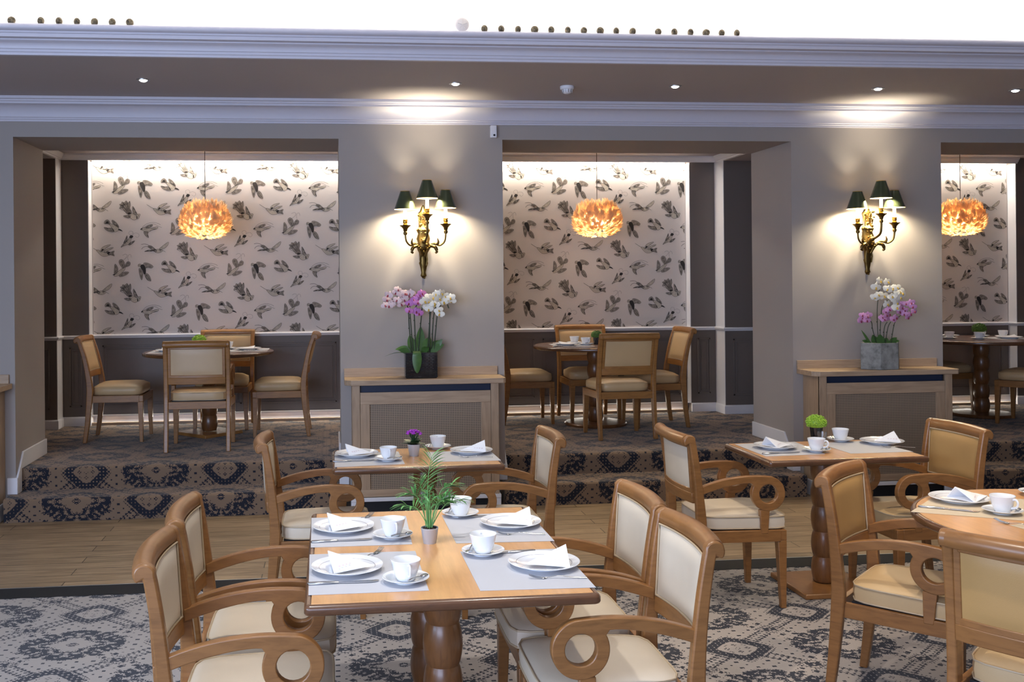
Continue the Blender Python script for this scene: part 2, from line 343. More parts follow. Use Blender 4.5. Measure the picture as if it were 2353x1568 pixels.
# ------------------------------------------------------------------ mesh helpers
def link(o): COL.objects.link(o); return o
def tag(o, label=None, cat=None, group=None, kind=None):
    if label: o['label'] = label
    if cat: o['category'] = cat
    if group: o['group'] = group
    if kind: o['kind'] = kind
    return o
def empty(name, loc=(0, 0, 0), rz=0, label=None, cat=None, group=None):
    o = D.objects.new(name, None); link(o); o.location = loc; o.rotation_euler = (0, 0, rz); o.empty_display_size = .05
    return tag(o, label, cat, group)
class MB:
    def __init__(s): s.v = []; s.f = []; s.mi = []; s.uv = []
    def add(s, vs, fs, mi=0):
        n = len(s.v); s.v += [tuple(v) for v in vs]
        for f in fs: s.f.append(tuple(i + n for i in f)); s.mi.append(mi)
        return s
    def box(s, x0, x1, y0, y1, z0, z1, mi=0):
        if x0 > x1: x0, x1 = x1, x0
        if y0 > y1: y0, y1 = y1, y0
        vs = [(x, y, z) for z in (z0, z1) for y in (y0, y1) for x in (x0, x1)]
        return s.add(vs, [(0, 2, 3, 1), (4, 5, 7, 6), (0, 1, 5, 4), (2, 6, 7, 3), (0, 4, 6, 2), (1, 3, 7, 5)], mi)
    def frustum(s, c0, h0, c1, h1, mi=0):     # box tapering from centre c0 (half sizes h0) to c1 (h1); works along z
        vs = []
        for c, h in ((c0, h0), (c1, h1)):
            vs += [(c[0] + i * h[0], c[1] + j * h[1], c[2]) for j in (-1, 1) for i in (-1, 1)]
        return s.add(vs, [(0, 2, 3, 1), (4, 5, 7, 6), (0, 1, 5, 4), (2, 6, 7, 3), (0, 4, 6, 2), (1, 3, 7, 5)], mi)
    def rings(s, rs, cap0=True, cap1=True, closed=True, mi=0):
        n = len(rs[0]); vs = [p for r in rs for p in r]; fs = []
        for i in range(len(rs) - 1):
            for j in range(n if closed else n - 1):
                k = (j + 1) % n; fs.append((i * n + j, i * n + k, (i + 1) * n + k, (i + 1) * n + j))
        if cap0: fs.append(tuple(reversed(range(n))))
        if cap1: fs.append(tuple((len(rs) - 1) * n + j for j in range(n)))
        return s.add(vs, fs, mi)
    def lathe(s, prof, c=(0, 0, 0), seg=32, cap=True, mi=0, axis='z', sx=1, sy=1):
        rs = []
        for r, z in prof:
            ring = []
            for j in range(seg):
                t = 2 * pi * j / seg; p = (r * cos(t) * sx, r * sin(t) * sy, z)
                if axis == 'y': p = (p[0], p[2], p[1])
                if axis == 'x': p = (p[2], p[0], p[1])
                ring.append((c[0] + p[0], c[1] + p[1], c[2] + p[2]))
            rs.append(ring)
        return s.rings(rs, cap, cap, True, mi)
    def tube(s, pts, r, seg=8, mi=0, flat=1.):
        pts = [Vector(p) for p in pts]; rs = []; n = len(pts)
        rr = r if isinstance(r, (list, tuple)) else [r] * n
        up = Vector((0, 0, 1)) if abs((pts[-1] - pts[0]).normalized().z) < .95 else Vector((1, 0, 0))
        for i in range(n):
            t = (pts[min(i + 1, n - 1)] - pts[max(i - 1, 0)]).normalized()
            a = t.cross(up)
            if a.length < 1e-4: a = t.cross(Vector((0, 1, 0)))
            a.normalize(); b = a.cross(t)
            rs.append([tuple(pts[i] + (a * cos(2 * pi * j / seg) + b * sin(2 * pi * j / seg) * flat) * rr[i]) for j in range(seg)])
        return s.rings(rs, mi=mi)
    def sphere(s, c, r, seg=12, rings=8, mi=0, sc=(1, 1, 1)):
        prof = [(max(1e-5, r * sin(pi * i / rings)), -r * cos(pi * i / rings)) for i in range(rings + 1)]
        rs = [[(c[0] + p * cos(2 * pi * j / seg) * sc[0], c[1] + p * sin(2 * pi * j / seg) * sc[1], c[2] + z * sc[2]) for j in range(seg)] for p, z in prof]
        return s.rings(rs, mi=mi)
    def prism(s, poly, y0, y1, mi=0):          # polygon in x,z extruded along y
        n = len(poly)
        vs = [(p[0], y0, p[1]) for p in poly] + [(p[0], y1, p[1]) for p in poly]
        fs = [tuple(range(n)), tuple(reversed(range(n, 2 * n)))] + [(i, i + n, (i + 1) % n + n, (i + 1) % n) for i in range(n)]
        return s.add(vs, fs, mi)
    def sweepx(s, prof, x0, x1, mi=0):         # closed profile of (y,z) along x
        return s.rings([[(x, p[0], p[1]) for p in prof] for x in (x0, x1)], mi=mi)
    def sweepy(s, prof, y0, y1, mi=0):
        return s.rings([[(p[0], y, p[1]) for p in prof] for y in (y0, y1)], mi=mi)
    def build(s, name, mats, parent=None, smooth=None, bevel=0, seg=2, sub=0):
        me = D.meshes.new(name); me.from_pydata(s.v, [], s.f)
        if not isinstance(mats, (list, tuple)): mats = [mats]
        for m in mats: me.materials.append(m if not isinstance(m, str) else MW[m])
        if len(mats) > 1:
            for p, i in zip(me.polygons, s.mi): p.material_index = i
        bm = bmesh.new(); bm.from_mesh(me); bmesh.ops.recalc_face_normals(bm, faces=bm.faces); bm.to_mesh(me); bm.free()
        if smooth is not None:
            me.polygons.foreach_set('use_smooth', [True] * len(me.polygons)); me.set_sharp_from_angle(angle=radians(smooth))
        me.update()
        o = D.objects.new(name, me); link(o)
        if parent: o.parent = parent
        if bevel:
            b = o.modifiers.new('bevel', 'BEVEL'); b.width = bevel; b.segments = seg; b.limit_method = 'ANGLE'; b.angle_limit = radians(40); b.harden_normals = False
            if smooth is None:
                me.polygons.foreach_set('use_smooth', [True] * len(me.polygons)); me.set_sharp_from_angle(angle=radians(30))
        if sub:
            q = o.modifiers.new('subsurf', 'SUBSURF'); q.levels = sub; q.render_levels = sub
        return o
def copy_tree(o, parent=None):
    c = o.copy(); COL.objects.link(c); c.parent = parent
    for ch in o.children: copy_tree(ch, c)
    return c
def put(src, used, loc, rz=0, label=None, cat=None, group=None, scale=None):
    """first call moves the source itself, later calls copy it with all its parts"""
    o = src if not used.get(src.name_full) else copy_tree(src)
    used[src.name_full] = True
    o.location = loc; o.rotation_euler = (0, 0, rz)
    if scale: o.scale = scale
    tag(o, label, cat, group); return o
USED = {}
def plate2d(outlines, th, bev):
    cu = D.curves.new('tmp', 'CURVE'); cu.dimensions = '2D'; cu.fill_mode = 'BOTH'
    cu.extrude = th / 2 - bev; cu.bevel_depth = bev; cu.bevel_resolution = 2; cu.offset = -bev
    for pl in outlines:
        s = cu.splines.new('POLY'); s.points.add(len(pl) - 1); s.use_cyclic_u = True
        for i, (a, b) in enumerate(pl): s.points[i].co = (a, b, 0, 1)
    o = D.objects.new('tmp', cu); COL.objects.link(o); bpy.context.view_layer.update()
    me = D.meshes.new_from_object(o); D.objects.remove(o); D.curves.remove(cu)
    me.transform(Matrix(((1, 0, 0, 0), (0, 0, -1, 0), (0, 1, 0, 0), (0, 0, 0, 1))))    # x,y -> x,z
    return me
def meshobj(name, me, m, parent, y=0, rotz=0, smooth=40):
    me.materials.clear(); me.materials.append(MW[m]); me.polygons.foreach_set('use_smooth', [True] * len(me.polygons)); me.set_sharp_from_angle(angle=radians(smooth))
    o = D.objects.new(name, me); link(o); o.parent = parent; o.location = (0, y, 0); o.rotation_euler = (0, 0, rotz); return o
def arc(cx, cy, r, a0, a1, n):
    return [(cx + r * cos(radians(a0 + (a1 - a0) * i / n)), cy + r * sin(radians(a0 + (a1 - a0) * i / n))) for i in range(n + 1)]
def bez(p0, p1, p2, p3, n):
    out = []
    for i in range(n + 1):
        t = i / n; u = 1 - t
        out.append(tuple(u**3 * p0[k] + 3 * u * u * t * p1[k] + 3 * u * t * t * p2[k] + t**3 * p3[k] for k in range(len(p0))))
    return out
def catmull(pts, n=6, closed=False):
    out = []; N_ = len(pts); rng = range(N_ if closed else N_ - 1)
    for i in rng:
        p = [pts[(i + k - 1) % N_] if closed else pts[min(max(i + k - 1, 0), N_ - 1)] for k in range(4)]
        for j in range(n):
            t = j / n
            out.append(tuple(.5 * (2 * p[1][k] + (p[2][k] - p[0][k]) * t + (2 * p[0][k] - 5 * p[1][k] + 4 * p[2][k] - p[3][k]) * t * t + (3 * p[1][k] - p[0][k] - 3 * p[2][k] + p[3][k]) * t**3) for k in range(len(p[1]))))
    if not closed: out.append(tuple(pts[-1]))
    return out
def struct(o): o['kind'] = 'structure'; return o

# ------------------------------------------------------------------ setting
X1, X2, X3, X4, X5, X6 = -2.38, .069, 1.365, 3.763, 5.068, 7.45
ZS, ZC, ZT = 2.877, 2.992, 3.165         # soffit of openings, cornice bottom, ceiling
TH = .785                                # wall thickness
R1 = .1746; R2 = 2 * R1
YS1, YS2 = -.18, .1215
XL, XR = -4.2, 9.4
# floors
struct(MB().box(XL, XR, -1.865, .9, -.06, 0).build('floor', 'floor'))
fc = struct(MB().box(XL, XR, -12, -1.865, -.06, .004).build('floor_carpet', 'carpet')); fc.name = 'floor'
dk = MB(); n = 260
edge = [(XL + (XR - XL) * i / n, -2.06 + .006 * sin(i * 2.3) * sin(i * .71)) for i in range(n + 1)]
dk.rings([[(x, -1.867, .0046), (x, y, .0046), (x, y, .006), (x, -1.867, .006)] for x, y in edge])
struct(dk.build('trim_1', mat('dark_carpet_border', srgb(12, 14, 20), .9)))
struct(MB().box(XL, XR, -1.869, -1.857, .0, .0065).build('trim_2', mat('metal_edge_strip', (.5, .5, .5), .4, 1)))
# carpeted steps and alcove floor: profile with rounded nosings, unrolled UVs
def steps(name, xa, xb, prof):
    vs = []; fs = []; s = [0]
    for i in range(1, len(prof)): s.append(s[-1] + sqrt((prof[i][0] - prof[i - 1][0])**2 + (prof[i][1] - prof[i - 1][1])**2))
    for (y, z) in prof: vs += [(xa, y, z), (xb, y, z)]
    for i in range(len(prof) - 1): fs.append((2 * i, 2 * i + 1, 2 * i + 3, 2 * i + 2))
    base = len(vs)
    vs += [(xa, prof[-1][0], -.01), (xb, prof[-1][0], -.01), (xa, prof[0][0], -.01), (xb, prof[0][0], -.01)]
    fs.append((base - 2, base - 1, base + 1, base)); fs.append(tuple([base + 2] + [2 * i for i in range(len(prof))] + [base])); fs.append(tuple([base + 3] + [2 * i + 1 for i in range(len(prof))] + [base + 1]))
    me = D.meshes.new(name); me.from_pydata(vs, [], fs); me.materials.append(MW['stepcarpet_shaded'])
    bm = bmesh.new(); bm.from_mesh(me); bmesh.ops.recalc_face_normals(bm, faces=bm.faces); bm.to_mesh(me); bm.free()
    uv = me.uv_layers.new(name='UVMap')
    for p in me.polygons:
        for li, vi in zip(p.loop_indices, p.vertices):
            sv = s[min(vi // 2, len(prof) - 1)]; uv.data[li].uv = (vs[vi][0], sv)
    me.polygons.foreach_set('use_smooth', [True] * len(me.polygons)); me.set_sharp_from_angle(angle=radians(35))
    return struct(link(D.objects.new(name, me)))
def nose(y, z): return [(y - .012 - .0 + .0 * 0, z - .05), (y - .016, z - .03), (y - .014, z - .014), (y - .004, z - .003), (y + .012, z)]
for xa, xb in ((-2.414, .10), (1.33, 3.78), (5.02, 7.6)):
    steps('floor', xa, xb, [(YS1, -.005)] + nose(YS1, R1) + [(YS2 - .012, R1), (YS2, R1 + .004)] + nose(YS2, R2) + [(YS2 + .05, R2)])
def carpet_plane(x0, x1, y0, y1, z):
    vs = [(x0, y0, z), (x1, y0, z), (x1, y1, z), (x0, y1, z)]
    b = MB().box(x0, x1, y0, y1, z - .05, z); o = b.build('floor', 'stepcarpet_shaded'); me = o.data
    uv = me.uv_layers.new(name='UVMap')
    for p in me.polygons:
        for li, vi in zip(p.loop_indices, p.vertices):
            co = me.vertices[vi].co; uv.data[li].uv = (co.x, co.y - YS2 - .05 + .69)
    return struct(o)
carpet_plane(XL, XR, YS2 + .05, 3.1, R2)
# main wall: piers and header
def wall(name, *boxes, m='wall', bevel=0):
    b = MB()
    for q in boxes: b.box(*q)
    return struct(b.build(name, m, bevel=bevel))
wall('wall_left', (XL, X1, 0, TH, 0, ZT + .3))
wall('wall_middle', (X2, X3, 0, TH, 0, ZT + .3))
wall('wall_right', (X4, X5, 0, TH, 0, ZT + .3))
wall('wall_far_right', (X6, XR, 0, TH, 0, ZT + .3))
wall('wall_header', (X1, X2, 0, TH, ZS, ZT + .3), (X3, X4, 0, TH, ZS, ZT + .3), (X5, X6, 0, TH, ZS, ZT + .3))
# ceiling strip and the high ceiling of the recess
struct(MB().box(XL, XR, -1.50, 0, ZT, ZT + .06).build('ceiling', 'ceil'))
struct(MB().box(XL, XR, -1.34, -1.30, ZT + .06, 3.62).build('ceiling_upstand', 'upper')).name = 'wall_recess'
struct(MB().box(XL, XR, -12, -1.34, 3.58, 3.62).build('ceiling', 'upper'))
# cornice against the wall
cw = [(0, ZC), (-.012, ZC), (-.012, ZC + .014), (-.020, ZC + .018), (-.020, ZC + .028), (-.028, ZC + .032)]
cw += [(-.028 - .075 * (1 - cos(radians(a))), ZC + .032 + .085 * sin(radians(a))) for a in range(0, 91, 10)]
cw += [(-.112, ZC + .12), (-.112, ZC + .135), (-.122, ZC + .138), (-.126, ZC + .15), (-.142, ZC + .153), (-.142, ZT), (0, ZT)]
struct(MB().sweepx(cw, XL, XR).build('trim_3', 'cornice', smooth=30))
# cornice round the lit recess
y0 = -1.50
cr = [(y0 + .02, ZT - .003), (y0 - .012, ZT - .003), (y0 - .012, ZT + .012), (y0 - .02, ZT + .016), (y0 - .02, ZT + .03), (y0 - .028, ZT + .034)]
cr += [(y0 - .028 - .03 * (1 - cos(radians(a))), ZT + .034 + .034 * sin(radians(a))) for a in range(0, 91, 15)]
cr += [(y0 - .064, ZT + .072), (y0 - .074, ZT + .075), (y0 - .074, ZT + .082), (y0 - .118, ZT + .084), (y0 - .118, ZT + .105), (y0 - .127, ZT + .108), (y0 - .127, ZT + .118)]
cr += [(y0 - .135 - .022 * sin(radians(a)), ZT + .12 + .02 * (1 - cos(radians(a)))) for a in range(0, 181, 20)]
cr += [(y0 - .02, ZT + .162), (y0 - .02, ZT + .07), (y0 + .14, ZT + .07), (y0 + .14, ZT + .065), (y0 + .02, ZT + .065)]
ZLIP = ZT + .162
cr = [p for p in cr if p[1] <= ZLIP + 1e-6]
struct(MB().sweepx(cr, XL, XR).build('trim_4', 'cornice', smooth=30))
# alcove shell
ZA = 3.055
wall('wall_alcove_back', (-2.40, 3.80, 2.56, 2.70, R2, ZA), (5.2, 7.50, 2.56, 2.70, R2, ZA), m='panel')
wall('wall_alcove_left', (-2.66, -2.40, 2.42, 2.70, R2, ZA), (-3.6, -2.66, 2.22, 2.70, R2, ZA), (-3.66, -3.6, TH, 2.7, R2, ZA), m='panel')
wall('wall_alcove_middle', (3.80, 4.075, 2.44, 2.70, R2, ZA), (4.075, 5.2, 2.19, 2.70, R2, ZA), (4.7, 4.8, TH, 2.2, R2, ZA), m='panel')
wall('wall_alcove_right', (7.50, 8.6, 2.42, 2.70, R2, ZA), m='panel')
struct(MB().box(XL, XR, TH, 2.7, ZA, ZA + .06).box(-3.66, -2.66, TH, 2.22, 2.985, ZA).box(4.075, 4.8, TH, 2.19, 2.985, ZA).build('ceiling', 'ceil'))
struct(MB().box(XL - .06, XL, -12, 3, 0, 3.7).build('wall_side_left', 'wall'))
struct(MB().box(XR, XR + .06, -12, 3, 0, 3.7).build('wall_side_right', 'wall'))
# cornice of the alcove (valance in front of the lit wallpaper and along the sides)
av = [(0, 0), (-.01, 0), (-.012, .012), (-.022, .016), (-.03, .03), (-.046, .044), (-.05, .056), (-.05, .062), (0, .062)]
for xa, xb in ((-2.66, 4.075), (5.2, 7.5)):
    struct(MB().sweepx([(2.40 + p[0], 2.993 + p[1]) for p in av] , xa, xb).build('trim_5', 'white', smooth=30))
    struct(MB().box(xa + .27, xb - .27 if xb < 5 else xb, 2.40, 2.415, 2.993, ZA).build('trim_5', 'white'))
for sx, xx in ((1, -2.66), (-1, 4.075)):
    struct(MB().sweepy([(xx - sx * p[0], 2.993 + p[1]) for p in av], TH, 2.40).build('trim_6', 'white', smooth=30))
# chair rails, skirtings, panel mouldings
def rail_run(name, pts, prof, closed=False):
    """profile (offset,z) mitred along a plan polyline; offset grows to the left of travel"""
    b = MB(); rs = []
    for i, p in enumerate(pts):
        p = Vector(p); d0 = (p - Vector(pts[i - 1])).normalized() if i else None
        d1 = (Vector(pts[i + 1]) - p).normalized() if i < len(pts) - 1 else None
        if d0 is None: d0 = d1
        if d1 is None: d1 = d0
        n0 = Vector((d0.y, -d0.x)); n1 = Vector((d1.y, -d1.x)); nn = (n0 + n1); nn = nn / max(.2, nn.dot(n0))
        rs.append([(p.x + nn.x * o, p.y + nn.y * o, z) for o, z in prof])
    b.rings(rs); return struct(b.build(name, 'white', smooth=30))
RP = [(0, 1.212), (.012, 1.214), (.014, 1.224), (.024, 1.228), (.028, 1.24), (.02, 1.25), (0, 1.25)]
SP = [(0, R2), (.016, R2), (.016, R2 + .075), (.012, R2 + .085), (.006, R2 + .092), (0, R2 + .092)]
pa = [(-3.6, 2.22), (-2.66, 2.22), (-2.66, 2.42), (-2.40, 2.42), (-2.40, 2.56), (3.80, 2.56), (3.80, 2.44), (4.075, 2.44), (4.075, 2.19), (4.7, 2.19)]
pb = [(5.2, 2.56), (7.50, 2.56), (7.50, 2.42), (8.6, 2.42)]
rail_run('trim_7', pa, RP); rail_run('trim_7', pb, RP)
for p_ in (pa[:5], pa[6:], pb[1:]): rail_run('baseboard_alcove', p_, SP)
# white facings on the returns; lamplight on wall paint put in as white
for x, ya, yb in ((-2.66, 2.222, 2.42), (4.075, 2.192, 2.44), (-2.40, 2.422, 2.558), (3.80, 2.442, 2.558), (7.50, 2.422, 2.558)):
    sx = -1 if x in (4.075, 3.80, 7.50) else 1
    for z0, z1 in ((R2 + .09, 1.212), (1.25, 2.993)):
        struct(MB().box(x, x + sx * .005, ya, yb, z0, z1).build('trim_lit_return', 'white'))
for xa, xb in ((-2.395, 3.795), (5.2, 7.495)):
    struct(MB().box(xa, xb, 2.47, 2.56, R2 + .085, R2 + .093).box(xa, xb, 2.535, 2.56, R2, R2 + .085).build('baseboard_lit', 'white'))
    struct(MB().box(xa, xb - .06, 2.44, 2.47, R2, R2 + .026).build('trim_9', 'oak', bevel=.003))
def panel_mould(name, x0, x1, z0, z1, y, double=True):
    b = MB()
    for ins, wd, dp in ((0, .016, .009), (.035, .008, .004)) if double else ((0, .012, .008),):
        a0, a1, c0, c1 = x0 + ins, x1 - ins, z0 + ins, z1 - ins
        b.box(a0, a1, y - dp, y, c0, c0 + wd); b.box(a0, a1, y - dp, y, c1 - wd, c1)
        b.box(a0, a0 + wd, y - dp, y, c0, c1); b.box(a1 - wd, a1, y - dp, y, c0, c1)
    return struct(b.build(name, 'panel', bevel=.002, seg=1))
for x0, x1 in ((-2.30, -.92), (-.80, .05), (.3, 1.7), (1.78, 2.13), (2.22, 3.02), (3.10, 3.72), (5.3, 6.5), (6.6, 7.42)):
    panel_mould('trim_10', x0, x1, .52, 1.14, 2.56)
for x0, x1, y in ((-2.59, -2.47, 2.42), (-3.2, -2.73, 2.22), (3.87, 4.01, 2.44), (4.16, 4.6, 2.19)):
    panel_mould('trim_10', x0, x1, .54, 1.13, y)
# skirtings on the piers following the steps
def step_skirt(x, sx):
    o = .016 * sx; b = MB(); h = .125
    pr = [(-.0, R1), (-.0, R1 + h), (YS2 - .11, R1 + h + .012), (YS2 + .03, R2 + h), (TH + .0, R2 + h), (TH, R2), (YS2 - .02, R2), (YS2 - .02, R1)]
    b.rings([[(x, p[0], p[1]) for p in pr], [(x + o, p[0], p[1]) for p in pr]])
    struct(b.build('baseboard_pier', 'white', bevel=.004))
for x, sx in ((X1, 1), (X2, -1), (X3, 1), (X4, -1), (X5, 1)): step_skirt(x, sx)
for xa, xb in ((X1 - .06, X1 + .016), (X2 - .016, X2 + .06), (X3 - .05, X3 + .016), (X4 - .016, X4 + .05), (X5 - .04, X5 + .016)):
    struct(MB().box(xa, xb, -.016, 0, R1, R1 + .125).build('baseboard_front', 'white', bevel=.004))

# ------------------------------------------------------------------ bird wallpaper (flat print on a paper sheet)
BIRDS = [
 [('l', [(1175,625),(1260,680),(1310,705)], 6), ('f', [(1290,700),(1340,700),(1375,725),(1430,735),(1480,740),(1510,760),(1500,795),(1440,812),(1390,805),(1345,770),(1310,730)]),
  ('f', [(1365,715),(1385,665),(1440,625),(1540,603),(1500,640),(1450,670),(1430,700),(1390,720)]), ('f', [(1420,725),(1460,690),(1520,665),(1590,655),(1540,690),(1490,715),(1460,735)]),
  ('g', [(1470,745),(1490,725),(1540,735),(1605,715),(1590,760),(1605,805),(1540,785),(1510,790)]), ('d', [(1375,712),(1395,678),(1422,690),(1400,712)]), ('d', [(1480,750),(1500,730),(1522,745),(1500,782)])],
 [('l', [(1070,1340),(1130,1330),(1190,1345),(1240,1385)], 6), ('l', [(1080,1425),(1110,1390),(1160,1375),(1215,1388)], 6),
  ('g', [(1190,1375),(1225,1360),(1265,1372),(1320,1420),(1350,1450),(1330,1475),(1285,1455),(1235,1415)]), ('f', [(1300,1445),(1345,1425),(1400,1425),(1435,1432),(1450,1455),(1420,1480),(1370,1492),(1325,1480)]),
  ('f', [(1390,1420),(1430,1385),(1500,1330),(1555,1298),(1545,1350),(1500,1400),(1450,1425),(1410,1435)]), ('g', [(1130,1468),(1180,1443),(1240,1438),(1300,1448),(1250,1462),(1190,1462)]),
  ('l', [(1440,1440),(1505,1478)], 5), ('l', [(1385,1455),(1395,1435),(1415,1435),(1420,1452),(1405,1462)], 6)],
 [('g', [(830,790),(790,740),(740,690),(700,700),(720,650),(698,625),(735,612),(745,580),(785,590),(820,558),(850,600),(880,565),(893,640),(880,690),(912,765),(880,800)]),
  ('l', [(720,640),(790,690),(850,780)], 6), ('l', [(770,590),(820,680),(870,780)], 6), ('l', [(830,565),(850,670),(890,770)], 6), ('l', [(880,570),(870,660),(905,760)], 5), ('l', [(705,700),(780,740),(840,790)], 5),
  ('f', [(850,800),(890,775),(940,790),(1000,830),(1010,870),(960,902),(900,875)]), ('g', [(930,658),(962,700),(990,760),(1010,800),(960,805),(930,750)]), ('g', [(765,830),(830,820),(892,830),(880,860),(830,866)]),
  ('f', [(1000,820),(1030,795),(1062,800),(1050,840),(1030,878),(1000,875)]), ('l', [(1040,805),(1025,830),(1045,835)], 5), ('d', [(840,780),(880,765),(900,785),(860,800)])],
 [('g', [(755,295),(715,250),(688,205),(684,160),(712,133),(752,143),(778,190),(782,250)]), ('g', [(778,270),(808,200),(842,168),(880,190),(870,240),(822,262)]),
  ('l', [(760,145),(815,95),(828,55),(795,38),(745,60)], 3), ('l', [(850,160),(838,95),(862,45),(892,55),(900,100)], 3), ('l', [(710,160),(740,220),(765,290)], 4), ('l', [(845,190),(810,240)], 4),
  ('f', [(598,400),(680,335),(740,290),(792,262),(780,320),(722,380),(662,425),(602,432)]), ('g', [(612,212),(648,250),(667,310),(645,370),(598,402),(602,300)]), ('g', [(680,430),(722,380),(790,353),(857,362),(800,412),(722,440)]),
  ('l', [(565,405),(605,405)], 6), ('d', [(575,400),(610,390),(600,415)])],
 [('f', [(1015,240),(1035,215),(1065,222),(1075,250),(1050,262),(1025,262)]), ('d', [(1060,240),(1110,225),(1150,290),(1150,380),(1120,400),(1092,330),(1062,285)]), ('f', [(1100,300),(1140,310),(1150,370),(1120,395)]),
  ('g', [(1110,212),(1150,193),(1220,213),(1282,260),(1250,292),(1190,280),(1130,292)]), ('g', [(1035,290),(1072,310),(1102,380),(1096,450),(1078,502),(1050,440),(1033,350)]),
  ('g', [(1130,390),(1180,388),(1222,440),(1242,522),(1180,502),(1143,450)]), ('l', [(1150,400),(1190,450),(1235,520)], 5), ('l', [(1145,420),(1165,470),(1200,510)], 5), ('l', [(1020,235),(1040,232),(1035,255)], 5)],
 [('g', [(1433,235),(1443,185),(1490,161),(1528,200),(1532,242),(1480,232)]), ('d', [(1458,215),(1475,190),(1505,195),(1505,225),(1475,228)]), ('f', [(1520,240),(1580,240),(1650,270),(1690,330),(1650,372),(1600,372),(1570,310)]),
  ('d', [(1678,325),(1720,335),(1754,370),(1715,358),(1680,345)]), ('g', [(1568,166),(1630,200),(1682,270),(1682,302),(1620,262),(1580,222)]), ('g', [(1428,295),(1500,308),(1568,310),(1602,372),(1540,374),(1470,347)]), ('l', [(1570,310),(1600,372)], 8)],
 [('l', [(1085,1060),(1110,1020),(1180,970),(1290,948),(1380,968),(1422,993)], 4), ('l', [(1110,1045),(1200,992),(1300,975),(1380,1015),(1442,1038)], 4),
  ('f', [(1062,1072),(1110,1040),(1180,1045),(1250,1050),(1330,1028),(1372,1030),(1352,1062),(1270,1082),(1220,1112),(1160,1122),(1110,1092)]), ('g', [(1148,1040),(1200,1003),(1277,985),(1262,1022),(1200,1047)]),
  ('g', [(1120,1110),(1197,1112),(1190,1160),(1208,1218),(1150,1182)]), ('d', [(1060,1072),(1090,1050),(1100,1070)]), ('l', [(1230,1100),(1300,1070),(1350,1060)], 5)],
 [('l', [(930,1165),(935,1130),(915,1102),(880,1102),(858,1130),(870,1160),(895,1165)], 2.5), ('l', [(915,1185),(935,1155),(980,1133),(1030,1150),(1038,1190),(1005,1212),(970,1190)], 2.5),
  ('f', [(718,1388),(770,1320),(830,1268),(880,1210),(902,1232),(890,1282),(860,1332),(800,1352),(750,1372)]), ('d', [(868,1215),(890,1173),(937,1190),(910,1228)]), ('g', [(763,1322),(800,1240),(829,1178),(832,1250),(820,1292)]),
  ('g', [(850,1342),(890,1300),(964,1270),(932,1312),(880,1347)]), ('l', [(790,1310),(820,1330)], 5), ('l', [(820,1280),(850,1310)], 5), ('l', [(718,1388),(745,1350),(775,1345)], 6)],
]
def clip(poly, x0, x1, z0, z1):
    for ax, lim, sg in ((0, x0, 1), (0, x1, -1), (1, z0, 1), (1, z1, -1)):
        out = []
        for i in range(len(poly)):
            a, b = poly[i - 1], poly[i]; ia = (a[ax] - lim) * sg >= 0; ib = (b[ax] - lim) * sg >= 0
            if ia != ib:
                t = (lim - a[ax]) / (b[ax] - a[ax]); out.append(tuple(a[k] + (b[k] - a[k]) * t for k in (0, 1)))
            if ib: out.append(b)
        poly = out
        if len(poly) < 3: return []
    return poly
def thick(pts, w):
    l, r = [], []
    for i, p in enumerate(pts):
        a = pts[max(i - 1, 0)]; b = pts[min(i + 1, len(pts) - 1)]; dx, dy = b[0] - a[0], b[1] - a[1]; ll = max(1e-6, sqrt(dx * dx + dy * dy))
        ww = w * (1 if 0 < i < len(pts) - 1 else .4); l.append((p[0] - dy / ll * ww / 2, p[1] + dx / ll * ww / 2)); r.append((p[0] + dy / ll * ww / 2, p[1] - dx / ll * ww / 2))
    return [(l[i], l[i + 1], r[i + 1], r[i]) for i in range(len(pts) - 1)]
